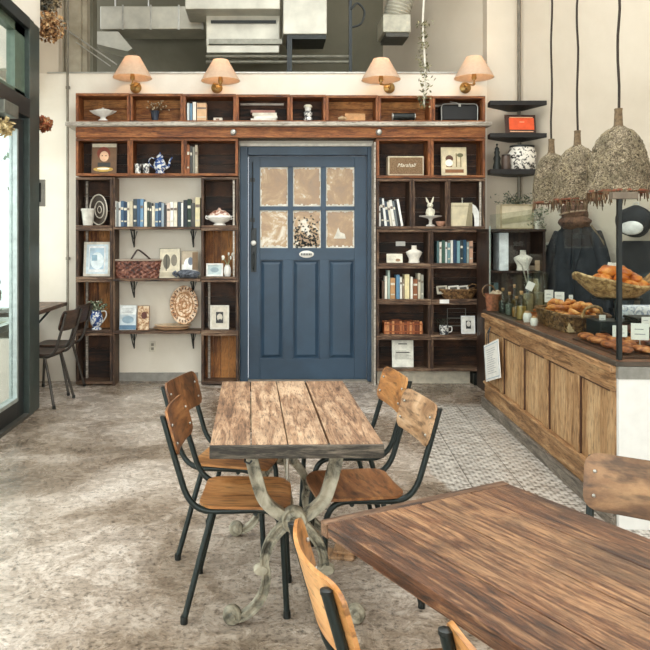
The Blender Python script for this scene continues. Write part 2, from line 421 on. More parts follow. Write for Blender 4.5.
# bay behind the post
struct('wall_bay', MB().box(-2.6,6.42,0,-2.45,7.63,.62).box(-2.6,6.34,0,-2.14,6.42,.62).box(-2.6,6.34,3.0,-2.45,7.63,ZC).box(-2.6,6.34,3.0,-2.14,6.42,ZC), M_white)
w = struct('window_5')
obj('window_frame', MB().box(-2.56,6.36,.62,-2.47,6.42,3.0).box(-2.56,7.57,.62,-2.47,7.63,3.0).box(-2.56,6.42,.62,-2.47,7.57,.68), P('#d9d6cf'), w)
obj('window_glass', MB().box(-2.52,6.42,.68,-2.51,7.57,3.0).box(-2.47,6.375,.62,-2.14,6.385,3.0), M_glassw, w)
# street outside
struct('ground_street', MB().box(-14,-8,-.12,-2.15,16,-.02), plaster('pale_pavement', '#b4afa6', '#cfcac1', 2))
bd = thing('building', 'pale building front across the street, seen through the glass door', 'building', (-9.5, 8, -.02))
obj('facade', MB().box(-.3,-12,0,.3,9,5.5), P('#c9c8c4'), bd)
for k in range(5): obj('window', MB().box(.3,-9+k*3.4,1.1,.34,-7.4+k*3.4,3.0), P('#6d7478', .2), bd)
pl = thing('planter', 'cream street planter outside the glass door', 'planter', (-2.9, 7.0+.35, -.02))
obj('pot', MB().prism([(-.17,-.17),(.17,-.17),(.17,.17),(-.17,.17)],0,.6).prism([(-.2,-.2),(.2,-.2),(.2,.2),(-.2,.2)],.6,.66), P('#cdbf9d'), pl, bev=.01)
fb = MB(); rr = random.Random(3)
for k in range(150):
    a = rr.uniform(0, 6.28); q = rr.uniform(.02, .22); z = .62+rr.uniform(0, .45)
    fb.add([(q*math.cos(a), q*math.sin(a), z), (q*math.cos(a)+.03, q*math.sin(a)+.02, z+.03), (q*math.cos(a)+.01, q*math.sin(a)+.05, z+.07), (q*math.cos(a)-.02, q*math.sin(a)+.02, z+.04)], [(0,1,2,3)])
obj('foliage', fb, M_leaf, pl)
tr = thing('tree', 'street tree outside, seen through the transom window', 'tree', (-5.2, 11.2, -.02))
obj('trunk', MB().tube([(0,0,0),(.05,0,1.5),(0,.05,3)], [.1,.08,.06], 8), P('#5a5045'), tr)
fb = MB()
for k in range(700):
    v = Vector((rr.gauss(0,.6), rr.gauss(0,.6), 3.6+rr.gauss(0,.6))); e1 = Vector((rr.uniform(-1,1),rr.uniform(-1,1),rr.uniform(-1,1))).normalized()*.07; e2 = e1.orthogonal().normalized()*.05
    fb.add([v-e1, v+e2, v+e1, v-e2], [(0,1,2,3)])
obj('foliage', fb, P('#8b9a80'), tr)

# ---- blue door in the back wall
d = struct('door_1'); YD = 7.66
def dx(px): return XY(px, YD)
def dz(py): return ZZ(py, YD)
jm = MB().box(xd0,7.58,0,dx(248),7.78,zd).box(dx(366.5),7.58,0,xd1,7.78,zd).box(dx(248),7.58,dz(156),dx(366.5),7.78,zd)
obj('door_frame', jm, M_blue, d, bev=.006)
obj('head_strip', MB().box(xd0+.0,7.56,zd,xd1,7.60,zd+.03), P('#d8d2c6'), d)
lf = MB(); y0, y1 = YD, YD+.045
L0, L1 = dx(248)+.004, dx(366.5)-.004; T = dz(156)-.004; Bt = .012
def bb(m, a, b_, c, e, ya=y0, yb=y1): m.box(dx(a), ya, dz(e), dx(b_), yb, dz(c))   # px x0,x1, y top,y bottom
lf.box(L0,y0,Bt,dx(260),y1,T).box(dx(354.5),y0,Bt,L1,y1,T)
lf.box(dx(260),y0,dz(167),dx(354.5),y1,T).box(dx(260),y0,dz(260),dx(354.5),y1,dz(248)).box(dx(260),y0,Bt,dx(354.5),y1,dz(359))
for a, b_ in ((288,293),(321,326)): bb(lf, a, b_, 167, 248)
bb(lf, 260, 354.5, 206.3, 210.3, y0+.006, y1)
bb(lf, 283, 293, 260, 359); bb(lf, 319.5, 329, 260, 359)
obj('door_leaf', lf, M_blue, d, bev=.003)
for a, b_ in ((260,283),(293,319.5),(329,354.5)):
    pm = MB(); X0, X1, Z0, Z1 = dx(a), dx(b_), dz(359), dz(260); q = .035
    pm.box(X0,y0+.028,Z0,X1,y1,Z1); ys = y0+.028
    vs = [(X0+.012,ys,Z0+.012),(X1-.012,ys,Z0+.012),(X1-.012,ys,Z1-.012),(X0+.012,ys,Z1-.012),(X0+q+.01,y0+.01,Z0+q+.01),(X1-q-.01,y0+.01,Z0+q+.01),(X1-q-.01,y0+.01,Z1-q-.01),(X0+q+.01,y0+.01,Z1-q-.01)]
    pm.add(vs, [(0,1,5,4),(1,2,6,5),(2,3,7,6),(3,0,4,7),(4,5,6,7)])
    obj('panel', pm, M_blue, d)
mt, nt, b = newmat('peeling_paper_behind_pane'); mp = coords(nt); n = noisen(nt, mp, 3.2, 8, .7, 1.0)
r = ramp(nt, [(.30,'#2d2a22'),(.36,'#8f7150'),(.50,'#a07c52'),(.58,'#b59468'),(.64,'#ddd2bd'),(.7,'#e9e2d4')]); nt.links.new(n.outputs[0], r.inputs[0]); nt.links.new(r.outputs[0], b.inputs['Base Color'])
b.inputs['Roughness'].default_value = .3; b.inputs['Coat Weight'].default_value = .25; b.inputs['Coat Roughness'].default_value = .08
mpale = P('#ded8ca', .5)
i = 0
for ya, yb in ((167,206.5),(210.3,248)):
    for a, b_ in ((260,288),(293,321),(326,354.5)):
        X0, X1, Z0, Z1 = dx(a), dx(b_), dz(yb), dz(ya); i += 1
        o = obj('pane', MB().box(X0-(X0+X1)/2,0,0,X1-(X0+X1)/2,.008,Z1-Z0), mt, d, ((X0+X1)/2, y0+.024, Z0))
        sc = MB(); q = .016; w_ = (X1-X0)/2; h_ = Z1-Z0; rr = random.Random(i)
        # ragged pale paper edge left around the pane
        for s_ in range(14):
            t = -w_+2*w_*s_/14; sc.box(t, -.0015, 0, t+2*w_/14+.001, 0, q*rr.uniform(.6,1.9)); sc.box(t, -.0015, h_-q*rr.uniform(.5,1.5), t+2*w_/14+.001, 0, h_)
            t2 = h_*s_/14; sc.box(-w_, -.002, t2, -w_+q*rr.uniform(.3,1.2), 0, t2+h_/14+.001); sc.box(w_-q*rr.uniform(.3,1.1), -.002, t2, w_, 0, t2+h_/14+.001)
        obj('paper_edge', sc, mpale, o)
        if i == 5:
            lf_ = MB()
            for q in range(150):
                x = rr.uniform(-.9,.75)*w_; z = abs(rr.gauss(0,.42))*h_*.8+.01
                if z > h_*.85: continue
                a = rr.uniform(0,6.28); l_ = .03; lf_.add([(x,-.0032,z),(x+l_*math.cos(a)*.6-.009*math.sin(a),-.0032,z+l_*math.sin(a)*.6+.009*math.cos(a)),(x+l_*math.cos(a),-.0032,z+l_*math.sin(a)),(x+l_*math.cos(a)*.6+.009*math.sin(a),-.0032,z+l_*math.sin(a)*.6-.009*math.cos(a))],[(0,1,2,3)])
            obj('dark_leaf_pattern', lf_, P('#2b2a20',.6), o)['kind'] = 'stuff'
        if i == 6: obj('torn_paper', MB().add([(-.07,-.003,.10),(.06,-.003,.10),(.05,-.003,.15),(.0,-.003,.17),(-.02,-.003,.22),(-.04,-.003,.16)],[(0,1,2,3,4,5)]), mpale, o)
obj('door_plaque', MB().add(*(lambda m: (m.v, m.f))(MB().lathe([(.0,0),(.078,0),(.078,.006),(.07,.009),(0,.009)], 28, rotM('X', 90), 1, .48)), Matrix.Translation((dx(306.5), y0-.001, dz(254.2)))), M_porc, d, smooth=True)
tx = MB()
for k in range(7): tx.box(dx(300.8+k*1.6), y0-.012, dz(255.4), dx(301.9+k*1.6), y0-.0095, dz(253.2))
obj('plaque_lettering', tx, M_black, d)
obj('lock_plate', MB().box(dx(251),y0-.008,dz(272),dx(256.5),y0,dz(228)), MD, d, bev=.003)
obj('door_knob', MB().lathe([(.0,0),(.012,0),(.012,.03),(.024,.035),(.028,.048),(.02,.06),(0,.063)], 16, Matrix.Translation((dx(253.6), y0-.008, dz(243))) @ Matrix.Rotation(R(90),4,'X')), M_porc, d, smooth=True, label='white round knob')
obj('door_handle', MB().tube(smoothpath([(dx(253.6),y0-.008,dz(253)),(dx(253.6),y0-.05,dz(255)),(dx(253.6),y0-.055,dz(263)),(dx(253.6),y0-.05,dz(268)),(dx(253.6),y0-.008,dz(270))],4), .008, 8), M_black, d, smooth=True)
obj('slide_bolt', MB().tube([(dx(252.5),y0-.012,dz(230)),(dx(252.5),y0-.012,dz(162))], .006, 8).box(dx(250),y0-.01,dz(182),dx(255),y0,dz(178)).box(dx(250),y0-.01,dz(222),dx(255),y0,dz(218)), MD, d)
obj('threshold', MB().box(dx(248),7.58,0,dx(366.5),7.75,.011), P('#8a8378'), d)

# ---- plinth below the right shelves
tag(obj('plinth', MB().box(0,0,0,XY(470,7.5)-XY(377,7.5),.11,.135), P('#cfc6b3'), None, (XY(377,7.5),7.5,0)), 'low cream plinth under the right shelf crates', 'plinth')
tag(obj('floor_box', MB().box(0,0,0,.13,.16,.125).box(.02,-.01,.03,.11,0,.1), M_black, None, (XY(474,7.4),7.4,0), bev=.004), 'black box on the floor under the right end of the shelves', 'box')
ho = thing('wall_outlet', 'white electrical outlet low on the wall between the left shelf columns', 'outlet', (XY(152.5,YB-.008), YB-.001, ZZ(346.5,YB)))
obj('plate', MB().box(-.035,-.008,-.055,.035,0,.055), P('#d5cdbb'), ho, bev=.004)
for s_ in (-1, 1): obj('socket', MB().box(-.014,-.011,s_*.022-.014,.014,-.0085,s_*.022+.014), P('#8d8676'), ho)

# ---- ducts and pipes in the recess above the partition
YDU = 8.7
def rectbox(px0, px1, py0, py1, Y, dep): return MB().box(XY(px0,Y),Y,ZZ(py1,Y),XY(px1,Y),Y+dep,ZZ(py0,Y))
t = thing('air_duct', 'long boxy sheet metal air duct with a turned down end, upper left', 'duct', (XY(150,YDU),YDU,ZZ(30,YDU)))
def rel(mb, o): l = o.location; mb.v = [(a-l.x, b_-l.y, c-l.z) for a, b_, c in mb.v]; return mb
obj('duct_run', rel(rectbox(100,204,6,29,YDU,.45), t), M_duct, t, bev=.01)
sm = MB()
for px in (122,150,178,202): sm.box(XY(px,YDU),YDU-.012,ZZ(30,YDU),XY(px+1.6,YDU),YDU,ZZ(5,YDU))
obj('seam', rel(sm, t), M_steel, t)
hg = MB()
for px in (112,146,190): hg.tube([(XY(px,YDU),YDU+.2,ZZ(6,YDU)),(XY(px,YDU),YDU+.2,ZC)],.01,6)
obj('hangers', rel(hg, t), M_steel, t)
A = [(XY(94,YDU),ZZ(31,YDU)),(XY(118,YDU),ZZ(31,YDU)),(XY(132,YDU),ZZ(48,YDU)),(XY(127,YDU),ZZ(51,YDU)),(XY(94,YDU),ZZ(43,YDU))]
mb = MB(); n = len(A); mb.v = [(a, YDU+.02, c) for a, c in A]+[(a, YDU+.4, c) for a, c in A]; mb.f = [tuple(range(n)), tuple(range(n,2*n))[::-1]]+[(i,n+i,n+(i+1)%n,(i+1)%n) for i in range(n)]
obj('elbow', rel(mb, t), M_duct, t)
YA = 8.3
t = thing('air_handler', 'large louvred sheet metal air unit above the second wall lamp', 'air unit', (XY(245,YA),YA,ZZ(60,YA)))
obj('casing', rel(rectbox(206,280,10,46,YA,.3), t), M_duct, t, bev=.012)
obj('top_slab', rel(rectbox(185,280,-8,9,YA-.25,.5), t), M_duct, t, bev=.01)
obj('louvre', rel(MB().box(XY(211,YA),YA-.03,ZZ(23.5,YA),XY(276,YA),YA,ZZ(21,YA)), t), MD, t)
obj('louvre', rel(MB().box(XY(209,YA),YA-.05,ZZ(45,YA),XY(282,YA),YA,ZZ(40,YA)), t), P('#8b897d', .4, .5), t)
obj('drip_tray', rel(MB().box(XY(207,YA),YA-.06,ZZ(54,YA),XY(279,YA),YA+.28,ZZ(47,YA)), t), M_duct, t, bev=.006)
t = thing('air_duct', 'square metal duct drop with a dark open bottom, right of the louvred unit', 'duct', (XY(305,8.1),8.1,ZZ(38,8.1)))
obj('duct_box', rel(rectbox(283,327,-10,34,8.1,.5), t), M_duct, t, bev=.01)
obj('flange', rel(rectbox(287,326,34,39,8.12,.44), t), M_black, t)
t = thing('flexible_duct', 'ribbed flexible duct ending in a square diffuser box near the ceiling', 'duct', (XY(398,8.2),8.2,ZZ(37,8.2)))
pts = smoothpath([(XY(396,8.2),8.35,ZZ(20,8.2)),(XY(399,8.2),8.32,ZZ(8,8.2)),(XY(404,8.2),8.3,ZZ(-10,8.2))], 12)
fx = MB().tube(pts, [.155 if k % 2 else .135 for k in range(len(pts))], 20)
obj('hose', rel(fx, t), M_duct, t, smooth=True)
obj('diffuser_box', rel(rectbox(383,411,14,32,8.15,.42), t), P('#b9b5a4', .5, .2), t, bev=.01)
obj('grille', rel(rectbox(386,409,32,36.5,8.17,.38), t), P('#4b4a42'), t)
# pipe rack
t = thing('pipe_rack', 'dark pipe and cable rack running along the top of the partition', 'pipe rack', (XY(285,8.0),8.0,ZT))
mb = MB()
for py in (56.5, 62): mb.tube([(XY(206,8.0),8.0,ZZ(py,8.0)),(XY(352,8.0),8.0,ZZ(py,8.0))], .018, 8)
obj('pipe', rel(mb, t), P('#8a887c', .4, .5), t, smooth=True)
obj('post', rel(rectbox(287,292,36,72,7.98,.05), t), MD, t); obj('post', rel(rectbox(349,352,0,72,7.98,.04), t), MD, t)
obj('cable', rel(MB().tube(smoothpath([(XY(351,8),7.97,ZZ(10,8)),(XY(357,8),7.97,ZZ(4,8)),(XY(364,8),7.97,ZZ(12,8)),(XY(361,8),7.97,ZZ(24,8)),(XY(352,8),7.97,ZZ(28,8))],6), .012, 6), t), M_black, t, smooth=True)
tag(obj('steel_cable', MB().tube([(0,0,0),(XY(118,7.9)-XY(66,7.9),0,ZZ(66,7.9)-ZZ(30,7.9))], .008, 6), M_steel, None, (XY(66,7.9),7.84,ZZ(30,7.9))), 'thin steel cable slanting down beside the upper left column', 'cable')
tag(obj('steel_cable', MB().tube([(0,0,0),(XY(112,7.9)-XY(78,7.9),0,ZZ(68,7.9)-ZZ(44,7.9))], .006, 6), M_steel, None, (XY(78,7.9),7.82,ZZ(44,7.9))), 'shorter lower steel cable slanting beside the upper left column', 'cable')
tag(obj('thin_pipe', MB().tube([(0,0,0),(0,0,ZC-.7)], .014, 8).box(-.02,0,.6,.02,.03,.63).box(-.02,0,2.4,.02,.03,2.43), P('#7d7668', .4, .4), None, (XY(67.5,7.59),7.595,.68), smooth=True), 'thin vertical pipe on the white wall left of the shelves', 'pipe')
tag(obj('thin_pipe', MB().tube([(0,0,0),(0,0,ZC-1.55)], .018, 8), P('#6f685c', .4, .4), None, (XY(519,7.56),7.56,1.52), smooth=True), 'vertical pipe running down the corner behind the corner shelves', 'pipe')

# ------------------------------------------------------------ crate shelving
YF = 7.38
def X_(px, Y=YF): return XY(px, Y)
def Z_(py): return ZZ(py, YF)
BT = .027
CELL = {}
def crate(key, px0, py0, px1, py1, label, group, mf=None, mb_=None, gap_strip=None, back=True):
    x0, x1, z0, z1 = X_(px0)+.001, X_(px1)-.001, Z_(py1)+.001, Z_(py0)-.001
    cx = (x0+x1)/2; hw = (x1-x0)/2; h = z1-z0
    t = thing('wooden_crate', label, 'crate', (cx, YF, z0), 0, group)
    obj('bottom_board', MB().box(-hw,0,0,hw,.24,BT), mf or W_crate, t, bev=.003)
    obj('top_board', MB().box(-hw,0,h-BT,hw,.24,h), mf or W_crate, t, bev=.003)
    for q in (-hw, hw-BT): obj('side_board', MB().box(q,.002,BT,q+BT,.238,h-BT), W_crateV if (mf in (None, W_crate)) else W_darkV, t, bev=.003)
    bk = MB()
    if mb_ in (W_backV,):
        n = 4
        for k in range(n): bk.box(-hw+BT+(2*hw-2*BT)*k/n+.001,.225,BT,-hw+BT+(2*hw-2*BT)*(k+1)/n-.001,.237,h-BT)
    else:
        n = 3
        for k in range(n): bk.box(-hw+BT,.225,BT+(h-2*BT)*k/n+.001,hw-BT,.237,BT+(h-2*BT)*(k+1)/n-.001)
    obj('back_boards', bk, mb_ or W_back, t)
    if gap_strip == 'L': obj('bright_gap_strip', MB().box(-hw+BT+.03,.19,BT,-hw+BT+.052,.222,h-BT), W_edge, t, label='pale upright strip standing in for a bright gap')  # strips added for bright gaps in the crates, brightness put into their colour
    if gap_strip == 'R': obj('bright_gap_strip', MB().box(hw-BT-.03,.01,BT,hw-BT-.012,.03,h-BT), W_edge, t, label='pale upright strip standing in for a bright gap')
    if gap_strip == 'T': obj('bright_gap_strip', MB().box(-hw+BT+.01,.19,h-BT-.05,hw-BT-.03,.222,h-BT-.03), W_edge, t, label='pale horizontal strip standing in for a bright gap')
    CELL[key] = z0+BT+.0008
    return t
W_darkV = wood('dark_weathered_wood_upright', '#1c110b', '#4b3222', '#86694e', 2, 9, .65)
G1 = 'reddish crates above the long shelf'; G2 = 'crates just below the long shelf'; G3 = 'crates of the left shelf columns'; G4 = 'crates right of the door'
o8 = ['leftmost','second from left','third from left','fourth from left','fifth from left','sixth from left','seventh from left','rightmost']
hold = ['holding a scalloped white dish','holding a pot of dried flowers','holding pale books','holding a stack of lying books','narrow one holding a small figurine','holding a tan wooden block','holding a black cylinder','holding a black case']
e = [75.5,129.5,183,236,290,326,378.5,432.5,485.5]
for k in range(8):
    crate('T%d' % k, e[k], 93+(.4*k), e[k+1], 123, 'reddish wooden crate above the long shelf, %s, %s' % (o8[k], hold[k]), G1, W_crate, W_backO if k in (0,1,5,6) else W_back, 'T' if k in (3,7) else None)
Z2 = 138
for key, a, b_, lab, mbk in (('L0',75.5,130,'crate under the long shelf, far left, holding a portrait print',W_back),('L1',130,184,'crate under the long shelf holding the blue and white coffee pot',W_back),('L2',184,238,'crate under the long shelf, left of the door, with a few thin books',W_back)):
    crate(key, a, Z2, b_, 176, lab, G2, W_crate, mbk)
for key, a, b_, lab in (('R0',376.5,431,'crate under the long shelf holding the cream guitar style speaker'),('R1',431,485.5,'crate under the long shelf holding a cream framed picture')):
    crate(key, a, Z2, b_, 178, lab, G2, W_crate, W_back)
rows = [177,228,279.5,333,384.5]
la = ['upper crate of the far left column holding a white pot and a ringed dish','second crate of the far left column holding a whitewashed picture frame','third crate of the far left column holding a blue and white jug','empty bottom crate of the far left column']
lc = ['upper crate beside the door holding a white tureen','crate left of the door holding a small white frame and vase','crate left of the door holding a white framed dark picture','empty bottom crate directly left of the door']
for k in range(4):
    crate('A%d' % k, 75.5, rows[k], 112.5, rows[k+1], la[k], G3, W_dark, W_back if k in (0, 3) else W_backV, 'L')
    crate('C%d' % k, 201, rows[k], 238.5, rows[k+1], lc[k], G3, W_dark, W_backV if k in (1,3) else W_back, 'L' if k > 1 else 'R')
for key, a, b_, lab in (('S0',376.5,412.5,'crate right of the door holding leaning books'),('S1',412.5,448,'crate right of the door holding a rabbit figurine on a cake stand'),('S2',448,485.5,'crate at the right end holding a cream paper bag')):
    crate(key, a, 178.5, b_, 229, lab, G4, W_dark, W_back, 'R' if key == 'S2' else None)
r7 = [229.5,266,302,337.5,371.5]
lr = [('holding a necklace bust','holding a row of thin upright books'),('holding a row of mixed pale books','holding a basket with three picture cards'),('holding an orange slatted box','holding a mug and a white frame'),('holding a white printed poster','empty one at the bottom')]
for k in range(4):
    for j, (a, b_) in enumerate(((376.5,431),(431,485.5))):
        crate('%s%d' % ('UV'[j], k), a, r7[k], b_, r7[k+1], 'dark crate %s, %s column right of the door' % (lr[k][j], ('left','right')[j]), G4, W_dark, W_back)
# long shelf with its orange fascia
t = thing('long_shelf', 'long pale shelf board with an orange wooden fascia running over the blue door', 'shelf', (XY(278,7.3),7.28,Z_(138)))
hx0, hx1 = XY(65,7.28), XY(492,7.28); ox = t.location.x
zt = Z_(123)-Z_(138)
obj('shelf_board', MB().box(hx0-ox,0,zt-.042,hx1-ox,.34,zt-.0015), W_edge, t, bev=.004)
obj('fascia', MB().box(XY(76,YF)-ox,.085,.004,XY(485,YF)-ox,.11,zt-.044), W_fascia, t, bev=.002)
obj('back_rail', MB().box(XY(76,YF)-ox,.12,.004,XY(485,YF)-ox,.34,zt-.045), W_dark, t)
for px in (233.5, 378.5):
    obj('peg', MB().lathe([(0,0),(.028,0),(.033,.012),(.024,.026),(.03,.036),(.022,.05),(0,.056)], 14, Matrix.Translation((XY(px,YF)-ox,.085,.055)) @ Matrix.Rotation(R(90),4,'X')), M_steel, t, smooth=True, label='pale round peg')
# middle wall shelves between the columns
ll = ['dark wooden wall shelf carrying the long row of books','dark wooden wall shelf carrying the wicker basket','dark wooden wall shelf carrying the round carved plate']
for k, py in enumerate((228, 280, 332.5)):
    x0, x1 = X_(113), X_(200.5); cx = (x0+x1)/2
    t = thing('wall_shelf', ll[k], 'shelf', (cx, YF, Z_(py)), 0, 'wall shelves left of the door')
    obj('shelf_board', MB().box(x0-cx,0,-.014,x1-cx,.245,.014), W_dark, t, bev=.003)
    CELL['B%d' % k] = Z_(py)+.0148
    for px in (130, 191):
        bx = X_(px)-cx
        obj('bracket', MB().tube([(bx,.24,-.20),(bx,.24,-.016)], .008, 6).tube([(bx,.03,-.02),(bx,.24,-.02)], .008, 6).tube(smoothpath([(bx,.235,-.19),(bx,.15,-.13),(bx,.05,-.025)],5), .006, 6).tube([(bx-.03,.235,-.03),(bx,.235,-.14),(bx+.03,.235,-.03)], .005, 5), M_black, t)
# extra upright board on the inner side of the far left column
tag(obj('upright_board', MB().box(0,0,0,.02,.235,Z_(177)-.001), W_darkV, None, (X_(112.5)+.001,7.39,0)), 'dark upright board along the inner side of the far left crate column', 'board')
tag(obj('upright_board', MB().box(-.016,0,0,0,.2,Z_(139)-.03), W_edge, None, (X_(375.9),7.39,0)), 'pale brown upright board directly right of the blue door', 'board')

# ------------------------------------------------------------ things on the shelves
def at(px, cell, Y=7.45): return (XY(px, Y), Y, CELL[cell])
def book(px0, px1, pytop, cell, col, label, group, Y=7.42, lean=0, depth=.13, tan=None):
    x0, x1 = XY(px0, Y), XY(px1, Y); w = max(x1-x0-.0012, .006); z = CELL[cell]; h = ZZ(pytop, Y)-z
    t = thing('book', label, 'book', ((x0+x1)/2, Y, z+.0005), 0, group)
    if lean: t.rotation_euler = (0, R(lean), 0); t.location.z += abs(math.sin(R(lean)))*w/2
    q = min(.004, w*.22)
    obj('cover', MB().box(-w/2,0,0,w/2,.003,h).box(-w/2,.003,0,-w/2+q,depth,h).box(w/2-q,.003,0,w/2,depth,h), P(col, .6, 0, .06), t)
    obj('pages', MB().box(-w/2+q,.0032,.003,w/2-q,depth-.004,h-.004), M_paper, t)
    if w > .014 and int(px0*7) % 5 < 3:
        bm_ = MB().box(-w/2+.002,-.0006,h*.66,w/2-.002,0,h*.76)
        if w > .022: obj('spine_label', MB().box(-w/2+.004,-.0006,h*.18,w/2-.004,0,h*.24), P('#cfc8b5'), t)
        obj('spine_label', bm_, P('#d9d2c0' if sum(lin(col)[:3]) < .9 else '#77675a'), t)
    return t
num = ['first','second','third','fourth','fifth','sixth','seventh','eighth','ninth','tenth','eleventh','twelfth','thirteenth','fourteenth','fifteenth','sixteenth','seventeenth','eighteenth','nineteenth','twentieth','twenty first','twenty second','twenty third','twenty fourth','twenty fifth','twenty sixth','twenty seventh','twenty eighth']
B0 = [(113.6,116.2,201,'#e9e6de','white'),(116.4,118.4,203,'#8d9291','thin grey'),(118.6,120.6,202,'#e6e4df','thin white'),(120.8,123.6,201,'#4c6883','steel blue'),(123.8,127,202,'#2a3f59','navy'),(127.2,129.6,202,'#dcd5c2','cream'),(129.8,132.8,201,'#c9bda3','tan'),(133.2,136.8,199,'#3c4850','slate'),(137,140,199,'#3d5a78','blue'),(140.2,143.4,199,'#7296b5','light blue'),(144,147,202,'#e4dccb','cream'),(147.2,149.3,202,'#38453c','dark green'),(149.5,151.7,203,'#4a4b49','charcoal'),(151.9,154.8,206,'#e0d5c0','low cream'),(155,158.4,203,'#536f8a','blue'),(158.6,161.2,202,'#2f4763','dark blue'),(161.4,163.9,203,'#9aa8b2','pale grey blue'),(164.1,166.6,205,'#3b3c40','low charcoal'),(166.8,170,203,'#e5cfbe','pale pink'),(170.2,173.4,202,'#efece5','white'),(173.6,177.2,202,'#e6dcc8','cream'),(177.8,181,202,'#3d4853','dark slate'),(181.2,183.2,203,'#eceae4','slim white'),(183.4,187.2,200,'#242c35','blackish navy'),(187.4,191,199,'#23362c','dark green'),(191.2,194.8,203,'#4a4a48','dark grey'),(195.2,200,197.5,'#ddd0a8','wide pale yellow')]
for i, (a, b_, tp, c, nm) in enumerate(B0):
    book(a, b_, tp, 'B0', c, '%s book, %s from left in the long wall shelf row' % (nm, num[i]), 'books in the long row on the left wall shelf')
S0 = [(378.6,380.8,206,'#eeece6','short white',0),(381.5,384.5,198,'#2b3036','black',-5),(384.7,387.2,198.5,'#e6e6e2','white',-7),(387.4,390,201,'#3b4550','dark slate',-8),(390.2,392.6,202,'#d5cfbf','cream',-8),(393,395.8,200,'#e7e4db','white',-9),(396,398.2,201,'#6d7476','grey',-9),(398.4,401,200,'#1f2227','black',-10),(401.2,403.4,199,'#f0eee8','white',-10)]
for i, (a, b_, tp, c, nm, ln) in enumerate(S0):
    book(a, b_, tp, 'S0', c, '%s book, %s from the left in the leaning row right of the door' % (nm, num[i]), 'leaning books right of the door', lean=ln)
V0 = [(437,439,241,'#4e6a6c','dull teal'),(439.4,441.6,242,'#d8d4c8','cream'),(442,445,240.5,'#3b5a4d','green'),(445.3,447.2,242,'#cfd4d0','pale grey'),(447.5,450.4,243,'#6f9395','blue green'),(450.7,453,240.5,'#e2dfd4','white'),(453.3,456.6,240,'#27415a','navy'),(457,460,241,'#7ba2a8','light teal'),(460.3,463,240.5,'#2f3b40','dark slate'),(463.4,466.4,240,'#244a63','deep blue'),(466.8,469,242,'#8d9a93','grey green'),(469.3,473,241,'#c79c82','salmon brown')]
for i, (a, b_, tp, c, nm) in enumerate(V0):
    book(a, b_, tp, 'V0', c, '%s book, %s from the left in the thin book row at the right end' % (nm, num[i]), 'thin upright books in the right column')
U1 = [(382,384.4,281,'#5a4638','low brown'),(384.8,387.2,276,'#e4ddcd','cream'),(387.6,390,270.5,'#9fb0a6','tall pale green'),(390.3,395.2,278,'#b98d5f','wide tan'),(396.2,399.8,275,'#5b86a4','blue'),(400,402,277,'#e9e4d8','thin white'),(402.4,404.6,279,'#8e7c66','taupe'),(404.8,409.4,274.5,'#e7d9a9','wide pale yellow'),(410.5,412.8,277,'#e8e3d6','white'),(413.2,417.6,279,'#8a5637','wide brown'),(418,420.6,273.5,'#c9c1ab','tall cream grey'),(421,423.6,275,'#9c9a8c','grey')]
for i, (a, b_, tp, c, nm) in enumerate(U1):
    book(a, b_, tp, 'U1', c, '%s book, %s from the left in the mixed row above the orange box' % (nm, num[i]), 'mixed books above the orange box')
for i, (a, b_, tp, c, nm) in enumerate([(187,189.4,103,'#c9d2d2','thin pale blue'),(189.8,192.4,103.5,'#5d7f97','blue'),(192.8,196,102,'#e9e4d8','white')]):
    book(a, b_, tp, 'T2', c, '%s book upright in the third top crate' % nm, 'books in the third top crate')
book(196.8,206.5,103,'T2','#d3ac84','thick tan book beside the white book in the third top crate','books in the third top crate', depth=.12)
for i, (a, b_, tp, c, nm) in enumerate([(186,189.6,145,'#9a5f3c','reddish brown'),(190,192.2,146,'#4a4a48','thin dark'),(192.6,194.6,147,'#8e8c80','thin grey'),(195,197.6,145,'#b3a893','pale grey')]):
    book(a, b_, tp, 'L2', c, '%s book upright in the crate left of the door below the long shelf' % nm, 'thin books left of the door')
# lying books in the fourth top crate
z = CELL['T3']; hs = [(.024,.26,'#d9d5c9','white','bottom'),(.028,.24,'#dcd8cc','cream','second from bottom'),(.03,.25,'#c8c1b0','pale grey','third from bottom'),(.026,.25,'#94665a','dull red','topmost')]
for i, (h, w, c, nm, ps) in enumerate(hs):
    t = thing('book', '%s book lying flat in the fourth top crate, %s of the stack' % (nm, ps), 'book', (XY(264.5+(-1,1,0,-1.5)[i],7.43), 7.42, z), R((2,-3,1,4)[i]), 'lying books in the fourth top crate')
    obj('cover', MB().box(-w/2,0,0,w/2,.16,.003).box(-w/2,0,h-.003,w/2,.16,h).box(-w/2,0,.003,w/2,.004,h-.003), P(c, .6), t)
    obj('pages', MB().box(-w/2+.004,.004,.003,w/2-.004,.157,h-.003), M_paper, t); z += h+.0006
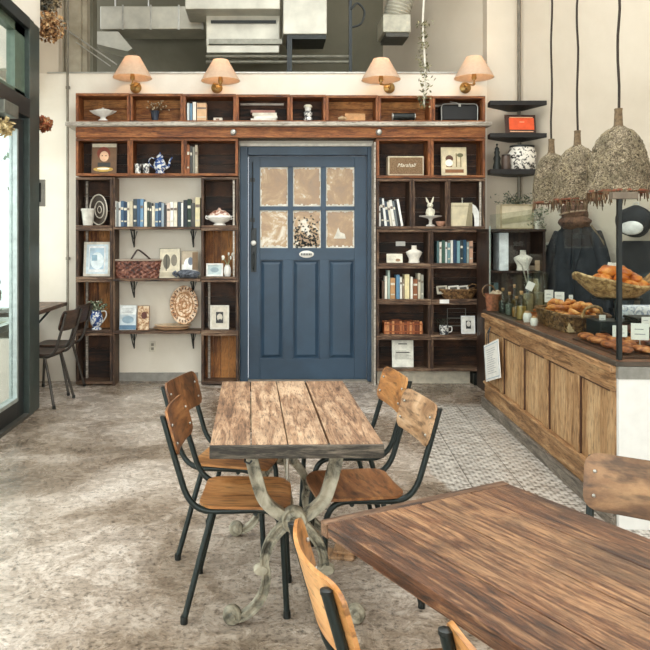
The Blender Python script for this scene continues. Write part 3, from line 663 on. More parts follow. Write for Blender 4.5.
# ---- frames and prints
def frame(px0, px1, py0, cell, fcol, pcol, label, cat='picture frame', Y=7.44, fw=.02, pics=(), lean=6, name='framed_picture', mat_=None, rz=0):
    x0, x1 = XY(px0, Y), XY(px1, Y); w = x1-x0; z = CELL[cell]; h = (ZZ(py0, Y)-z)/math.cos(R(lean))
    t = thing(name, label, cat, ((x0+x1)/2, Y, z+.001)); t.rotation_euler = (R(-lean), 0, R(rz))
    m = MB().box(-w/2,0,0,w/2,.016,fw).box(-w/2,0,h-fw,w/2,.016,h).box(-w/2,0,fw,-w/2+fw,.016,h-fw).box(w/2-fw,0,fw,w/2,.016,h-fw)
    if fw > .003: obj('frame', m, P(fcol, .55), t, bev=.002)
    pr = obj('picture', MB().box(-w/2+fw,.004,fw,w/2-fw,.014,h-fw), mat_ or P(pcol, .5), t)
    for j, (kind, c, a) in enumerate(pics):
        q = MB(); yy = .0032-.0006*j
        if kind == 'e': q.disc(a[0]*w/2, h*a[1], a[2]*w/2, a[3]*h/2, yy)
        elif kind == 'r': q.box(a[0]*w/2, yy, a[1]*h, a[2]*w/2, yy+.0006, a[3]*h)
        elif kind == 'l':
            for r_ in range(int(a[4])): q.box(a[0]*w/2, yy, (a[1]+(a[3]-a[1])*r_/a[4])*h, (a[2]-.2*(r_ % 3))*w/2, yy+.0006, (a[1]+(a[3]-a[1])*r_/a[4]+.012)*h)
        obj('print', q, P(c, .6), pr)
    return t
frame(91,116.5,142.5,'L0','#5a4433','#4a3b30','framed print of a red haired child with a bowl, far left crate','picture',fw=.006,
      pics=[('r','#d8cfb8',(-.95,.86,.95,.97)),('e','#7a3420',(-.05,.66,.52,.42)),('e','#e3b795',(0,.56,.36,.34)),('r','#3b3a38',(-.5,.05,.5,.36)),('e','#caa24f',(-.05,.14,.78,.16)),('e','#ece2cf',(-.05,.16,.5,.07)),('e','#53301f',(-.14,.58,.06,.03)),('e','#53301f',(.14,.58,.06,.03))], mat_=P('#6f5138'))
frame(83,110,242,'A1','#cfc7b8','#cfdde2','whitewashed frame with a pale blue picture in the far left column',fw=.026,lean=8,
      pics=[('r','#e9ebe8',(-.62,.12,.62,.88)),('r','#b4cbd8',(-.55,.2,.5,.82)),('e','#dfe9ec',(.0,.45,.5,.5)),('r','#92aebd',(-.4,.45,.0,.62))])
frame(119,136,305.5,'B2','#d9d8d2','#c5d0d4','pale blue and white cover picture card leaning on the shelf with the carved plate','card',fw=.003,lean=9,
      pics=[('r','#e4e7e4',(-.95,.62,.95,.98)),('e','#8fa5b3',(0,.42,.7,.3)),('r','#5f7f99',(-.95,.03,.95,.2)),('l','#8a8f90',(-.7,.7,.6,.9,4))],name='picture_card')
frame(137,149,306,'B2','#7d5233','#a3714d','reddish brown patterned picture card beside the pale blue one','card',fw=.004,lean=9,name='picture_card',
      mat_=blotch('brown_print',[(.4,'#7b4a30'),(.5,'#c09a72'),(.6,'#e0ccae')],26,.6), pics=[('e','#5a2e20',(.1,.6,.5,.3))])
frame(159,180,248.5,'B1','#7d766a','#d4c9b0','pale card with grey sketches leaning beside the wicker basket','card',fw=.004,lean=8,name='picture_card',
      pics=[('r','#b6aa92',(-.9,.05,.9,.2)),('e','#6b6558',(-.3,.55,.35,.5)),('e','#837b6c',(.4,.6,.3,.4)),('r','#4a453c',(-.38,.25,-.28,.8))])
frame(181,198,251,'B1','#a79d8b','#b5a58e','brown card with a white bird like picture above the grey cloth','card',fw=.004,lean=8,name='picture_card',
      pics=[('r','#efece4',(-.9,.05,.7,.5)),('e','#f1efe9',(-.1,.5,.6,.5)),('e','#6c7583',(.1,.62,.3,.3)),('r','#7b6246',(.3,.3,.95,.95))])
frame(206,223,263.5,'C1','#e4e2dc','#b9c7c6','small white frame beside a white vase in the crate left of the door',fw=.018,lean=9,
      pics=[('e','#93a6ad',(0,.5,.5,.4))])
frame(210,229,305.5,'C2','#d9d3c5','#cfc7b6','white framed dark vintage picture in the crate left of the door',fw=.018,lean=6,
      pics=[('r','#2a2a2c',(-.38,.26,.38,.72)),('e','#c9c2b3',(.02,.5,.3,.3)),('r','#2f3033',(-.12,.3,.2,.42))])
frame(441.5,467,147,'R1','#cdbf9f','#d9cba9','cream framed picture with brown drawn figures under the long shelf',fw=.01,lean=5,
      pics=[('e','#5b3a28',(-.35,.6,.3,.24)),('r','#7b5236',(-.6,.3,-.15,.58)),('e','#f0e9d6',(-.38,.45,.3,.25)),('r','#8b7a55',(.15,.3,.25,.78)),('r','#8b7a55',(.5,.3,.58,.7)),('e','#6d6a4a',(.5,.72,.25,.14)),('r','#8d5f3c',(-.7,.1,.75,.22))])
frame(461.5,475.5,316,'V2','#efede7','#e5e2da','small white frame with a dark vintage picture beside the mug',fw=.012,lean=6,
      pics=[('r','#33302d',(-.32,.28,.4,.72)),('e','#e2ddd1',(.06,.55,.3,.3))])
frame(392,414,339.8,'U3','#d8d4c6','#e9e6da','white printed poster standing in the bottom crate right of the door','poster',fw=.003,lean=4,name='poster',
      pics=[('l','#8c887b',(-.7,.3,.75,.62,9)),('r','#4d4a43',(-.62,.52,.62,.55)),('r','#77736a',(-.4,.82,.4,.86))])
frame(386.5,403,253.5,'U0','#c9bfa8','#e3dcc9','small cream printed card in front of the necklace bust','card',fw=.003,lean=5,name='picture_card',Y=7.41,
      pics=[('l','#8b7d66',(-.7,.35,.6,.8,3)),('e','#9a7a5c',(.4,.3,.3,.3))])
# ---- top crate contents
def LT(name, label, cat, loc, parts, group=None, rz=0):
    t = thing(name, label, cat, loc, rz, group)
    for nm, mb, m in parts: obj(nm, mb, m, t, smooth=True)
    return t
dish = MB().lathe([(.0,.0),(.055,0),(.05,.012),(.025,.03),(.03,.045),(.10,.075),(.135,.105),(.125,.105),(.09,.082),(.0,.06)], 36, None, 1, .6, fn=lambda a, k: 1+(.07*math.cos(9*a) if k >= 5 else 0))
LT('scalloped_dish', 'white scalloped footed dish in the leftmost top crate', 'dish', at(103,'T0'), [('bowl', dish, M_porc), ('lid', MB().ball((0,0,.1),.09,.055,.03,20,8).ball((0,0,.13),.014,.014,.012,8,6), P('#d6d2c8',.3))])
fl = MB(); st = MB(); rr = random.Random(5)
for k in range(26):
    p = Vector((rr.gauss(0,.055), rr.gauss(0,.035), rr.uniform(.12,.215))); st.tube([(0,0,.05),(p.x*.5,p.y*.5,.1),p], .0015, 4); fl.ball(p,.009,.009,.009,6,4)
fp_ = LT('dried_flower_pot', 'small dark pot of dried pale flowers in the second top crate', 'plant', at(155,'T1'), [('pot', MB().lathe([(.03,0),(.036,.03),(.045,.1),(.048,.105),(.04,.105),(.034,.06),(0,.06)],18), P('#2c3442',.4)), ('stems', st, P('#5b4a34')), ('flowers', fl, P('#b09c7d'))])
[c for c in fp_.children if c.name.startswith('flowers')][0]['kind'] = 'stuff'
LT('small_white_box', 'tiny white box with a dark mark in the third top crate', 'box', at(218,'T2'), [('box', MB().box(-.045,-.02,0,.045,.03,.034), P('#d5cdbd')), ('mark', MB().box(-.02,-.0215,.01,.015,-.0205,.024), P('#8d6a55'))])
LT('small_figurine', 'small black and white figurine standing in the narrow top crate', 'figurine', at(308,'T4'), [('body', MB().lathe([(0,0),(.04,0),(.045,.03),(.03,.045),(.042,.06),(.045,.09),(.025,.105),(0,.105)],16), M_pat), ('head', MB().ball((0,0,.13),.034,.034,.036,14,9), M_porc), ('cap', MB().lathe([(.045,.145),(.042,.16),(.03,.17),(0,.172)],14), P('#c5bda8'))])
LT('wooden_block', 'tan wooden block with writing-free face in the sixth top crate', 'block', at(354,'T5'), [('block', MB().prism([(-.1,-.03),(.11,-.03),(.12,.03),(-.09,.03)],0,.075), P('#b5875a',.6,0,.15))], rz=R(6))['label'] = 'plain tan wooden block in the sixth top crate'
LT('seashell', 'pale pointed shell left of the tan wooden block', 'shell', at(343,'T5',7.41), [('shell', MB().tube([(-.05,0,.02),(-.01,.0,.028),(.03,.01,.02),(.06,.015,.01)],[.012,.024,.014,.002],8), P('#a98e6c'))])
LT('black_speaker', 'black cylinder lying in the seventh top crate', 'speaker', at(403.5,'T6',7.42), [('body', MB().tube([(-.11,0,.042),(.11,0,.042)],.038,20), M_black), ('end_cap', MB().tube([(-.118,0,.042),(-.11,0,.042)],.039,20).tube([(.11,0,.042),(.118,0,.042)],.039,20), M_steel), ('foot', MB().box(-.09,-.025,0,-.06,.025,.008).box(.06,-.025,0,.09,.025,.008), M_black)])
c = thing('black_case', 'black case with a pale rounded rim in the rightmost top crate', 'case', at(459.5,'T7'))
obj('body', MB().box(-.19,0,.004,.19,.12,.175), P('#0f1011',.5), c, bev=.02)
obj('rim', MB().tube([(-.185,-.002,.006),(-.187,-.002,.15),(-.175,-.002,.172),(-.15,-.002,.18),(.15,-.002,.18),(.175,-.002,.172),(.187,-.002,.15),(.185,-.002,.006)], .0055, 6), P('#a9aba6',.4,.4), c, smooth=True)
obj('latch', MB().box(-.012,-.01,.15,.012,-.002,.178).tube([(-.1,-.004,.2),(-.03,-.006,.19),(.0,-.006,.165)],.004,5), M_steel, c)
# ---- coffee pot and cups
LT('coffee_pot', 'blue and white coffee pot with a tall spout below the long shelf', 'pot', at(160,'L1'), [
  ('body', MB().lathe([(0,0),(.05,0),(.052,.012),(.04,.022),(.06,.05),(.068,.085),(.055,.125),(.034,.155),(.036,.165),(0,.165)],24), M_bl),
  ('lid', MB().lathe([(.038,.165),(.034,.185),(.014,.2),(.006,.207),(.012,.216),(.0,.225)],18), M_bl),
  ('spout', MB().tube(smoothpath([(.06,0,.06),(.09,0,.08),(.1,0,.13),(.125,0,.17)],4),[.016-.0006*k for k in range(13)],10), M_bl),
  ('handle', MB().tube(smoothpath([(-.045,0,.15),(-.09,0,.165),(-.115,0,.13),(-.1,0,.09),(-.062,0,.06)],4),.006,8), M_bl)])
cups = []
for i, (px, Y, lb) in enumerate(((138,7.43,'leftmost of the two patterned cups left of the coffee pot'),(146,7.43,'patterned cup nearest the coffee pot'))):
    if i == 0:
        c0 = LT('patterned_cup', 'black and white ' + lb, 'cup', at(px,'L1',Y), [('cup', MB().lathe([(0,0),(.03,0),(.036,.09),(.037,.1),(.033,.1),(.028,.01),(0,.01)],20), M_pat)], 'patterned cups')
    else: dup(c0, at(px,'L1',Y), R(70), 'black and white ' + lb)
# ---- row A and C contents
LT('white_pot', 'white ribbed flower pot in the far left column', 'pot', at(88,'A0',7.43), [('pot', MB().lathe([(0,0),(.05,0),(.066,.145),(.073,.147),(.073,.17),(.066,.17),(.06,.14),(0,.14)],28,fn=lambda a,k:1+.012*math.cos(14*a)), P('#cfcabf',.6))])
t = thing('ringed_dish', 'dark round dish with pale rings leaning beside the white pot', 'dish', at(102,'A0',7.44)); t.rotation_euler = (0, R(-9), R(-38))
Mr = Matrix.Translation((0,0,.163)) @ Matrix.Rotation(R(90),4,'X')
obj('plate', MB().lathe([(0,0),(.11,0),(.155,.02),(.158,.026),(.11,.01),(0,.008)],36,Mr,.86,1), P('#4c4239',.5), t, smooth=True)
obj('ring', MB().lathe([(.148,.022),(.158,.034),(.162,.022),(.155,.018)],36,Mr,.86,1,False).lathe([(.078,.012),(.084,.02),(.092,.012)],32,Mr,.86,1,False).lathe([(.03,.011),(.034,.016),(.04,.011)],24,Mr,.86,1,False), P('#c9c1b2',.5), t, smooth=True)
j = LT('flower_jug', 'blue and white jug with small leafy flowers in the far left column', 'jug', at(96.5,'A2',7.43), [
  ('jug', MB().lathe([(0,0),(.05,0),(.052,.012),(.034,.025),(.058,.06),(.068,.105),(.06,.15),(.046,.185),(.054,.2),(.048,.2),(.04,.18),(0,.175)],26), M_bl),
  ('handle', MB().tube(smoothpath([(.045,0,.185),(.09,0,.19),(.1,0,.14),(.058,0,.07)],5),.007,8), M_porc)])
fb = MB(); rr = random.Random(11)
for k in range(130):
    p = Vector((max(-.1,min(.1,rr.gauss(0,.05))), max(-.05,min(.05,rr.gauss(0,.04))), .24+max(-.07,min(.07,rr.gauss(0,.03))))); a = Vector((rr.uniform(-1,1),rr.uniform(-1,1),rr.uniform(-.6,1))).normalized()*.017; b_ = a.orthogonal().normalized()*.009
    fb.add([p-a,p+b_,p+a,p-b_],[(0,1,2,3)])
for k in range(12): fb.tube([(0,0,.18),(rr.gauss(0,.03),rr.gauss(0,.02),.23)],.0015,4)
obj('foliage', fb, blotch('grey_green_leaves',[(.4,'#39462f'),(.55,'#7c8768'),(.65,'#cfd0bd')],40,.7), j)
LT('tureen', 'white tureen with a brown patterned lid in the crate left of the door', 'tureen', at(219.5,'C0',7.43), [
  ('bowl', MB().lathe([(0,0),(.065,0),(.06,.014),(.045,.022),(.1,.045),(.13,.08),(.118,.1),(0,.1)],32,None,1,.62), M_porc),
  ('lid', MB().lathe([(.118,.1),(.1,.125),(.06,.15),(.02,.16),(.018,.17),(.012,.178),(0,.18)],28,None,.95,.6), blotch('brown_toile',[(.4,'#7a4a3a'),(.5,'#b98d78'),(.6,'#e2d4c6')],30,.4)),
  ('handle', MB().tube(smoothpath([(.11,0,.085),(.142,0,.095),(.14,0,.07),(.112,0,.062)],3),.006,6).tube(smoothpath([(-.11,0,.085),(-.14,0,.095),(-.138,0,.07),(-.112,0,.062)],3),.006,6), M_porc)])
v = LT('white_vase', 'small white vase with white tulips beside the small white frame', 'vase', at(227.5,'C1',7.46), [('vase', MB().lathe([(0,0),(.03,0),(.042,.04),(.036,.09),(.024,.11),(.028,.12),(.02,.12),(0,.1)],20), M_porc)])
st = MB(); pt = MB(); rr = random.Random(4)
for k in range(8):
    p = Vector((rr.uniform(-.07,.06), rr.uniform(-.02,.03), rr.uniform(.17,.24))); st.tube([(0,0,.1),(p.x*.4,p.y*.4,.15),p],.0025,5); pt.ball(p,.011,.011,.02,8,6)
obj('stems', st, P('#8b9270'), v); obj('tulips', pt, P('#e9e5d8',.5), v, smooth=True)
# ---- woven baskets
def woven(hx, hy, h, n=64, rows=14, amp=.004, taper=.85, sq=4, ns=40):
    """rounded rectangular woven shell with real over-and-under relief"""
    m = MB(); vs = []; fs = []
    def sup(a): c, s_ = math.cos(a), math.sin(a); k = (abs(c)**sq+abs(s_)**sq)**(-1/sq); return c*k, s_*k
    R_ = rows*3
    for k in range(R_+1):
        t_ = k/R_; f = taper+(1-taper)*t_
        for i in range(n*2):
            a = math.pi*i/n; cx_, cy_ = sup(a); w = amp*math.sin(ns*a)*(1 if (k//3) % 2 else -1)*math.sin(math.pi*((k % 3)+.5)/3)
            vs.append((cx_*(hx*f+w), cy_*(hy*f+w), h*t_))
    N = n*2
    for k in range(R_):
        for i in range(N): j = (i+1) % N; fs.append((k*N+i, k*N+j, (k+1)*N+j, (k+1)*N+i))
    # inner wall and floor
    o = len(vs)
    for k, t_ in enumerate((1, .08)):
        f = (taper+(1-taper)*t_)
        for i in range(N):
            a = math.pi*i/n; cx_, cy_ = sup(a); vs.append((cx_*(hx*f-.012), cy_*(hy*f-.012), h*t_))
    for i in range(N): j = (i+1) % N; fs.append((R_*N+i, R_*N+j, o+j, o+i)); fs.append((o+i, o+j, o+N+j, o+N+i))
    fs.append(tuple(o+N+i for i in range(N))); fs.append(tuple(range(N))[::-1])
    return m.add(vs, fs)
def rimpath(hx, hy, z, n=48, sq=4, dz=None):
    out = []
    for i in range(n):
        a = 2*math.pi*i/n; c, s_ = math.cos(a), math.sin(a); k = (abs(c)**sq+abs(s_)**sq)**(-1/sq); out.append((c*k*hx, s_*k*hy, z+(dz(a) if dz else 0)))
    return out
M_wickd = blotch('dark_red_brown_wicker',[(.35,'#2e1610'),(.5,'#6b3a2a'),(.66,'#a57560')],30,.5,bs=.3)
M_wick = blotch('straw_wicker',[(.35,'#5e4428'),(.5,'#a07c4e'),(.66,'#cfae7c')],34,.6,bs=.3)
M_wickb = blotch('brown_wicker',[(.35,'#33210f'),(.5,'#6e4d2c'),(.66,'#9c7a4c')],34,.6,bs=.3)
bk = thing('wicker_basket', 'dark reddish wide woven basket with a raised handle on the left wall shelf', 'basket', at(138,'B1',7.49))
obj('woven_body', woven(.245,.1,.185,48,8,.008,.9,4,20), M_wickd, bk, smooth=True)
obj('rim', MB().tube(rimpath(.25,.103,.188), .009, 6, None, True), P('#a59484',.6), bk, smooth=True)
obj('handle', MB().bar(smoothpath([(-.07,-.04,.185),(-.035,-.02,.245),(-.0,.0,.29),(.06,.02,.25),(.12,.06,.19)],4), .016, .022, axis=(0,1,0)), P('#3c2a22',.5), bk)
obj('lid', MB().prism([(-.02,-.075),(.2,-.075),(.2,.075),(-.02,.075)], .175, .185), M_wickd, bk)
tag(obj('grey_cloth', MB().ball((0,0,.045),.11,.06,.042,20,10,None,.5,3).ball((.05,-.01,.035),.07,.05,.034,14,8,None,.6,5).tube(smoothpath([(-.1,0,.02),(-.14,-.01,.05),(-.11,-.02,.07)],3),.014,8), blotch('dark_grey_knit',[(.4,'#3b3f47'),(.6,'#6d727b')],40,.9), None, at(187,'B1',7.41), smooth=True), 'crumpled dark grey cloth in front of the bird card', 'cloth')
# ---- round carved plates
M_carv = blotch('carved_tan_ceramic',[(.42,'#9b6c45'),(.49,'#d2a982'),(.6,'#e6cfb3')],26,.5,3,.8,.4)
t = thing('carved_plate', 'large round tan plate with carved rim lettering standing on the stacked plates', 'plate', at(184,'B2',7.46)); t.location.z += .055; t.rotation_euler = (R(-14), 0, R(6))
Mp = Matrix.Translation((0,0,.205)) @ Matrix.Rotation(R(90),4,'X')
obj('plate', MB().lathe([(0,.012),(.13,.012),(.15,.02),(.2,.022),(.205,.012),(.2,0),(0,-.0)],44,Mp,.72,1), M_carv, t, smooth=True)
cm = MB(); rr = random.Random(2)
for k in range(26):
    a = 2*math.pi*k/26; x, z = .172*.72*math.cos(a), .205+.172*math.sin(a)
    cm.box(-.006,-.027,-.012,.006,-.019,.012, Matrix.Translation((x,0,z)) @ Matrix.Rotation(-a+R(90),4,'Y') @ Matrix.Rotation(rr.uniform(-.3,.3),4,'Y'))
obj('carved_letters', cm, P('#5f4027'), t)['kind'] = 'stuff'
obj('carved_relief', MB().lathe([(.03,.012),(.035,.022),(.045,.012)],24,Mp,.72,1,False).lathe([(.075,.012),(.08,.02),(.088,.012)],28,Mp,.72,1,False,fn=lambda a,k:1+.1*math.cos(8*a)).lathe([(.12,.014),(.125,.024),(.132,.014)],32,Mp,.72,1,False), P('#b88f66'), t, smooth=True)
for k, (dx_, lb) in enumerate(((0,'bottom'),(.01,'top'))):
    LT('stoneware_plate', '%s of the two tan stoneware plates stacked on the lowest wall shelf' % lb, 'plate', (XY(172,7.5)+dx_, 7.49, CELL['B2']+.0275*k), [('plate', MB().lathe([(0,0),(.13,0),(.19,.02),(.195,.027),(.185,.026),(.13,.008),(0,.008)],40,None,1,.55), P('#c79f7a' if k == 0 else '#dcc3a3',.45,0,.12))], 'stacked stoneware plates')
# ---- speaker with script lettering
sp = thing('guitar_style_speaker', 'cream edged speaker with tan mesh front and script lettering below the long shelf', 'speaker', at(406,'R0',7.42))
obj('cabinet', MB().box(-.185,0,.0,.185,.13,.2), P('#c9bda3',.6), sp, bev=.008)
obj('mesh_front', MB().box(-.17,-.003,.015,.17,.001,.185), blotch('woven_tan_mesh',[(.4,'#6a5138'),(.6,'#907455')],90,.8), sp)
fc = bpy.data.curves.new('speaker_lettering', 'FONT'); fc.body = 'Marshall'; fc.size = .055; fc.shear = .4; fc.extrude = .001; fc.align_x = 'CENTER'
fo = bpy.data.objects.new('lettering', fc); link(fo, sp, (0,-.0045,.088)); fo.rotation_euler = (R(90),0,0); 
bpy.context.view_layer.update(); me = bpy.data.meshes.new_from_object(fo); bpy.data.objects.remove(fo); me.materials.clear(); me.materials.append(P('#e9e1cb',.5))
fo = bpy.data.objects.new('lettering', me); link(fo, sp, (0,-.0045,.088)); fo.rotation_euler = (R(90),0,0)
# ---- right unit items
cs = LT('cake_stand', 'small white cake stand under the rabbit figurine', 'cake stand', at(430.5,'S1',7.43), [('stand', MB().lathe([(0,0),(.05,0),(.045,.01),(.018,.025),(.016,.06),(.03,.08),(.115,.1),(.118,.108),(0,.106)],30), M_porc)])
x, y, z = at(430,'S1',7.43)
rb = thing('rabbit_figurine', 'cream rabbit figurine with upright ears standing on the cake stand', 'figurine', (x, y, z+.1085))
obj('body', MB().lathe([(0,0),(.04,0),(.046,.03),(.036,.065),(.022,.08),(.018,.09)],18).ball((0,0,.105),.032,.03,.028,16,10).ball((0,-.025,.1),.014,.012,.011,8,6).ball((-.034,-.02,.04),.012,.012,.03,8,6).ball((.034,-.02,.04),.012,.012,.03,8,6).ball((-.02,-.035,.01),.014,.02,.01,8,6).ball((.02,-.035,.01),.014,.02,.01,8,6), P('#d9d2bf',.5), rb, smooth=True)
obj('ears', MB().tube([(-.012,0,.125),(-.03,0,.155),(-.042,0,.19)],[.009,.012,.004],8).tube([(.012,0,.125),(.026,0,.155),(.036,0,.195)],[.009,.012,.004],8), P('#d9d2bf',.5), rb, smooth=True)
obj('eyes', MB().ball((-.014,-.027,.112),.003,.003,.003,6,4).ball((.014,-.027,.112),.003,.003,.003,6,4), M_black, rb)
LT('pink_bowl', 'small pinkish brown bowl beside the cake stand', 'bowl', at(440.5,'S1',7.40), [('bowl', MB().lathe([(0,0),(.025,0),(.045,.03),(.048,.05),(.043,.05),(.02,.01),(0,.01)],20), P('#b98a72',.5))])
t = thing('paper_bag', 'cream printed paper bag with a curled white side at the right end of the shelves', 'bag', at(463,'S2',7.43))
obj('bag', MB().prism([(-.13,-.02),(.09,-.02),(.1,.09),(-.11,.09)],0,.24), P('#cfc3a4',.8,0,.08), t, bev=.004)
obj('fold', MB().add([(.02,-.023,0),(.055,-.022,.235),(.085,-.0215,.235),(.088,-.0215,0)],[(0,1,2,3)]).box(-.13,-.022,.205,.09,-.0205,.21), P('#8f8468'), t)
cr = smoothpath([(.085,-.01,.235),(.13,-.02,.2),(.165,-.02,.12),(.17,-.02,0)],5)
mm_ = MB(); n = len(cr); mm_.v = [tuple(p) for p in cr]+[(p.x-.01,p.y+.09,p.z) for p in cr]+[(p.x-.05,p.y+.03,p.z*.85) for p in cr]; mm_.f = [(i,i+1,n+i+1,n+i) for i in range(n-1)]+[(i,i+1,2*n+i+1,2*n+i) for i in range(n-1)]
obj('curled_sheet', mm_, P('#e2e1dc',.7), t, smooth=True)
obj('knob', MB().tube([(0,.03,.24),(0,.03,.275)],.005,8).ball((0,.03,.285),.011,.011,.012,10,6), P('#b9b7ad',.3,.6), t)
def bust(label, loc, s_=1.0):
    return LT('necklace_bust', label, 'display bust', loc, [
     ('bust', MB().lathe([(0,0),(.06,0),(.062,.012),(.055,.02),(.058,.05),(.085,.1),(.088,.118),(.06,.135),(.03,.148),(.027,.185),(.03,.19),(0,.19)],26,Matrix.Scale(s_,4),1,.5), P('#e3ddd0',.7)),
     ('necklace', MB().tube([(.036*math.sin(a)*s_*1.2,(-.02-.018*math.cos(a)*.6)*s_,(.118-.03*math.cos(a))*s_) for a in [R(-100+20*k) for k in range(11)]],.0022,5), P('#9c8a66',.4,.5))])
bust('cream necklace display bust in the crate above the pale books', at(414,'U0',7.46), .95)
tag(obj('paper_tag', MB().box(-.05,0,0,.05,.004,.048), M_paper, None, (XY(400.5,7.6),7.598,ZZ(246,7.6))), 'small cream tag fixed to the back of the necklace crate', 'tag')
tag(obj('paper_tag', MB().box(-.048,0,0,.048,.004,.04), M_paper, None, (XY(444.5,7.37),7.374,ZZ(303.5,7.37))), 'white tag on the crate edge below the card basket', 'tag')
bk = thing('wicker_basket', 'low oval wicker basket holding three cards in the right crate column', 'basket', at(458,'V1',7.47))
obj('woven_body', woven(.2,.08,.09,40,6,.006,.7,2.4,26), M_wickb, bk, smooth=True)
obj('rim', MB().tube(rimpath(.2,.082,.092,40,2.4), .009, 6, None, True), M_wickb, bk, smooth=True)
obj('handle', MB().tube(smoothpath([(.13,0,.09),(.19,0,.13),(.15,0,.15),(.1,0,.12)],4), .006, 6), M_wickb, bk, smooth=True)
for k, (px, h, lb) in enumerate(((442,'#b3ab98','left'),(454,'#d9d4c8','middle'),(464,'#d9d4c8','right'))):
    t = thing('photo_card', '%s of the three small picture cards standing in the low oval basket' % lb, 'card', (XY(px,7.46), 7.435+.012*k, CELL['V1']+.05), R(-4+3*k), 'picture cards in the low basket'); t.rotation_euler = (R(-12), R(-5), R(-4+4*k))
    obj('card', MB().box(-.055,0,0,.055,.003,.085), P(h,.6), t); obj('print', MB().box(-.036,-.001,.025,.036,-.0002,.07), P('#4f4a40'), t)
bx_ = thing('slatted_box', 'orange brown slatted wooden box in the right shelves', 'box', at(403.5,'U2',7.43))
m_ = MB(); rr = random.Random(9)
for k in range(15):
    x = -.195+.026*k
    m_.box(x,-.0,0,x+.022,.006,.125+rr.uniform(-.008,.01)); m_.box(x,.14,0,x+.022,.146,.125)
obj('slats', m_, wood('orange_slat_wood','#6d3317','#b9683a','#dd9a63',2,9,.5,1.0,.2), bx_)
obj('bands', MB().box(-.2,-.004,.018,.2,0,.03).box(-.2,-.004,.095,.2,0,.107).box(-.198,.006,0,-.19,.14,.11).box(.19,.006,0,.198,.14,.11).box(-.19,.006,0,.19,.14,.012), P('#9c552d'), bx_)
obj('packing', MB().ball((-.08,.07,.1),.09,.05,.045,14,8,None,.6,1).ball((.06,.07,.1),.1,.05,.035,14,8,None,.6,2), P('#6a3b22',.8,0,.3,.3,30), bx_, smooth=True)
LT('floral_mug', 'white mug with a dark flower print in the right crate column', 'mug', at(444,'V2',7.42), [('mug', MB().lathe([(0,0),(.042,0),(.046,.01),(.047,.085),(.048,.09),(.043,.09),(.041,.012),(0,.012)],24), M_pat), ('handle', MB().tube(smoothpath([(.046,0,.075),(.078,0,.075),(.078,0,.03),(.046,0,.02)],4),.006,7), M_porc)])
st = MB(); rr = random.Random(21)
for k in range(14): st.tube([(0,0,0),(rr.gauss(0,.03),rr.gauss(0,.02),.08),(rr.gauss(0,.045),rr.gauss(0,.03),.15)],.003,4)
tag(obj('dried_sprig', st, P('#4b4a3c'), None, (at(441,'V2',7.52))), 'dark dried sprig standing behind the floral mug', 'plant')
t = thing('wire_rack', 'pale wire rack standing behind the small white frame', 'rack', at(456,'V2',7.56))
obj('wire', MB().tube([(-.09,0,0),(-.09,0,.25),(.1,0,.25),(.1,0,0)],.005,6).tube([(-.09,0,.15),(.1,0,.15)],.004,6).tube([(-.09,0,.07),(.1,0,.07)],.004,6), P('#8a8880',.4,.4), t)

# ------------------------------------------------------------ wall lamps above the crates
def glow(name, col, em, strength):
    m, nt, b = newmat(name); mp = coords(nt); n = noisen(nt, mp, 30, 3); r = ramp(nt, [(.3, col), (.7, em)])
    nt.links.new(n.outputs[0], r.inputs[0]); nt.links.new(r.outputs[0], b.inputs['Base Color'])
    b.inputs['Roughness'].default_value = .9
    tr = nt.nodes.new('ShaderNodeBsdfTranslucent'); nt.links.new(r.outputs[0], tr.inputs[0]); mx = nt.nodes.new('ShaderNodeMixShader'); mx.inputs[0].default_value = strength
    o = [q for q in nt.nodes if q.type == 'OUTPUT_MATERIAL'][0]; nt.links.new(b.outputs[0], mx.inputs[1]); nt.links.new(tr.outputs[0], mx.inputs[2]); nt.links.new(mx.outputs[0], o.inputs[0]); return m
M_shade = glow('linen_lamp_shade', '#d6bda4', '#e0cab2', .35)
mbulb, nt, b = newmat('lit_bulb'); b.inputs['Emission Color'].default_value = (1,.72,.42,1); b.inputs['Emission Strength'].default_value = 5
lamps = [(132.5,67,136,92,1,'leftmost'),(220.5,70,217,92,-1,'second from left'),(381,69,389,92,1,'third from left'),(474,67,465,92,-1,'rightmost')]
lamp0 = None
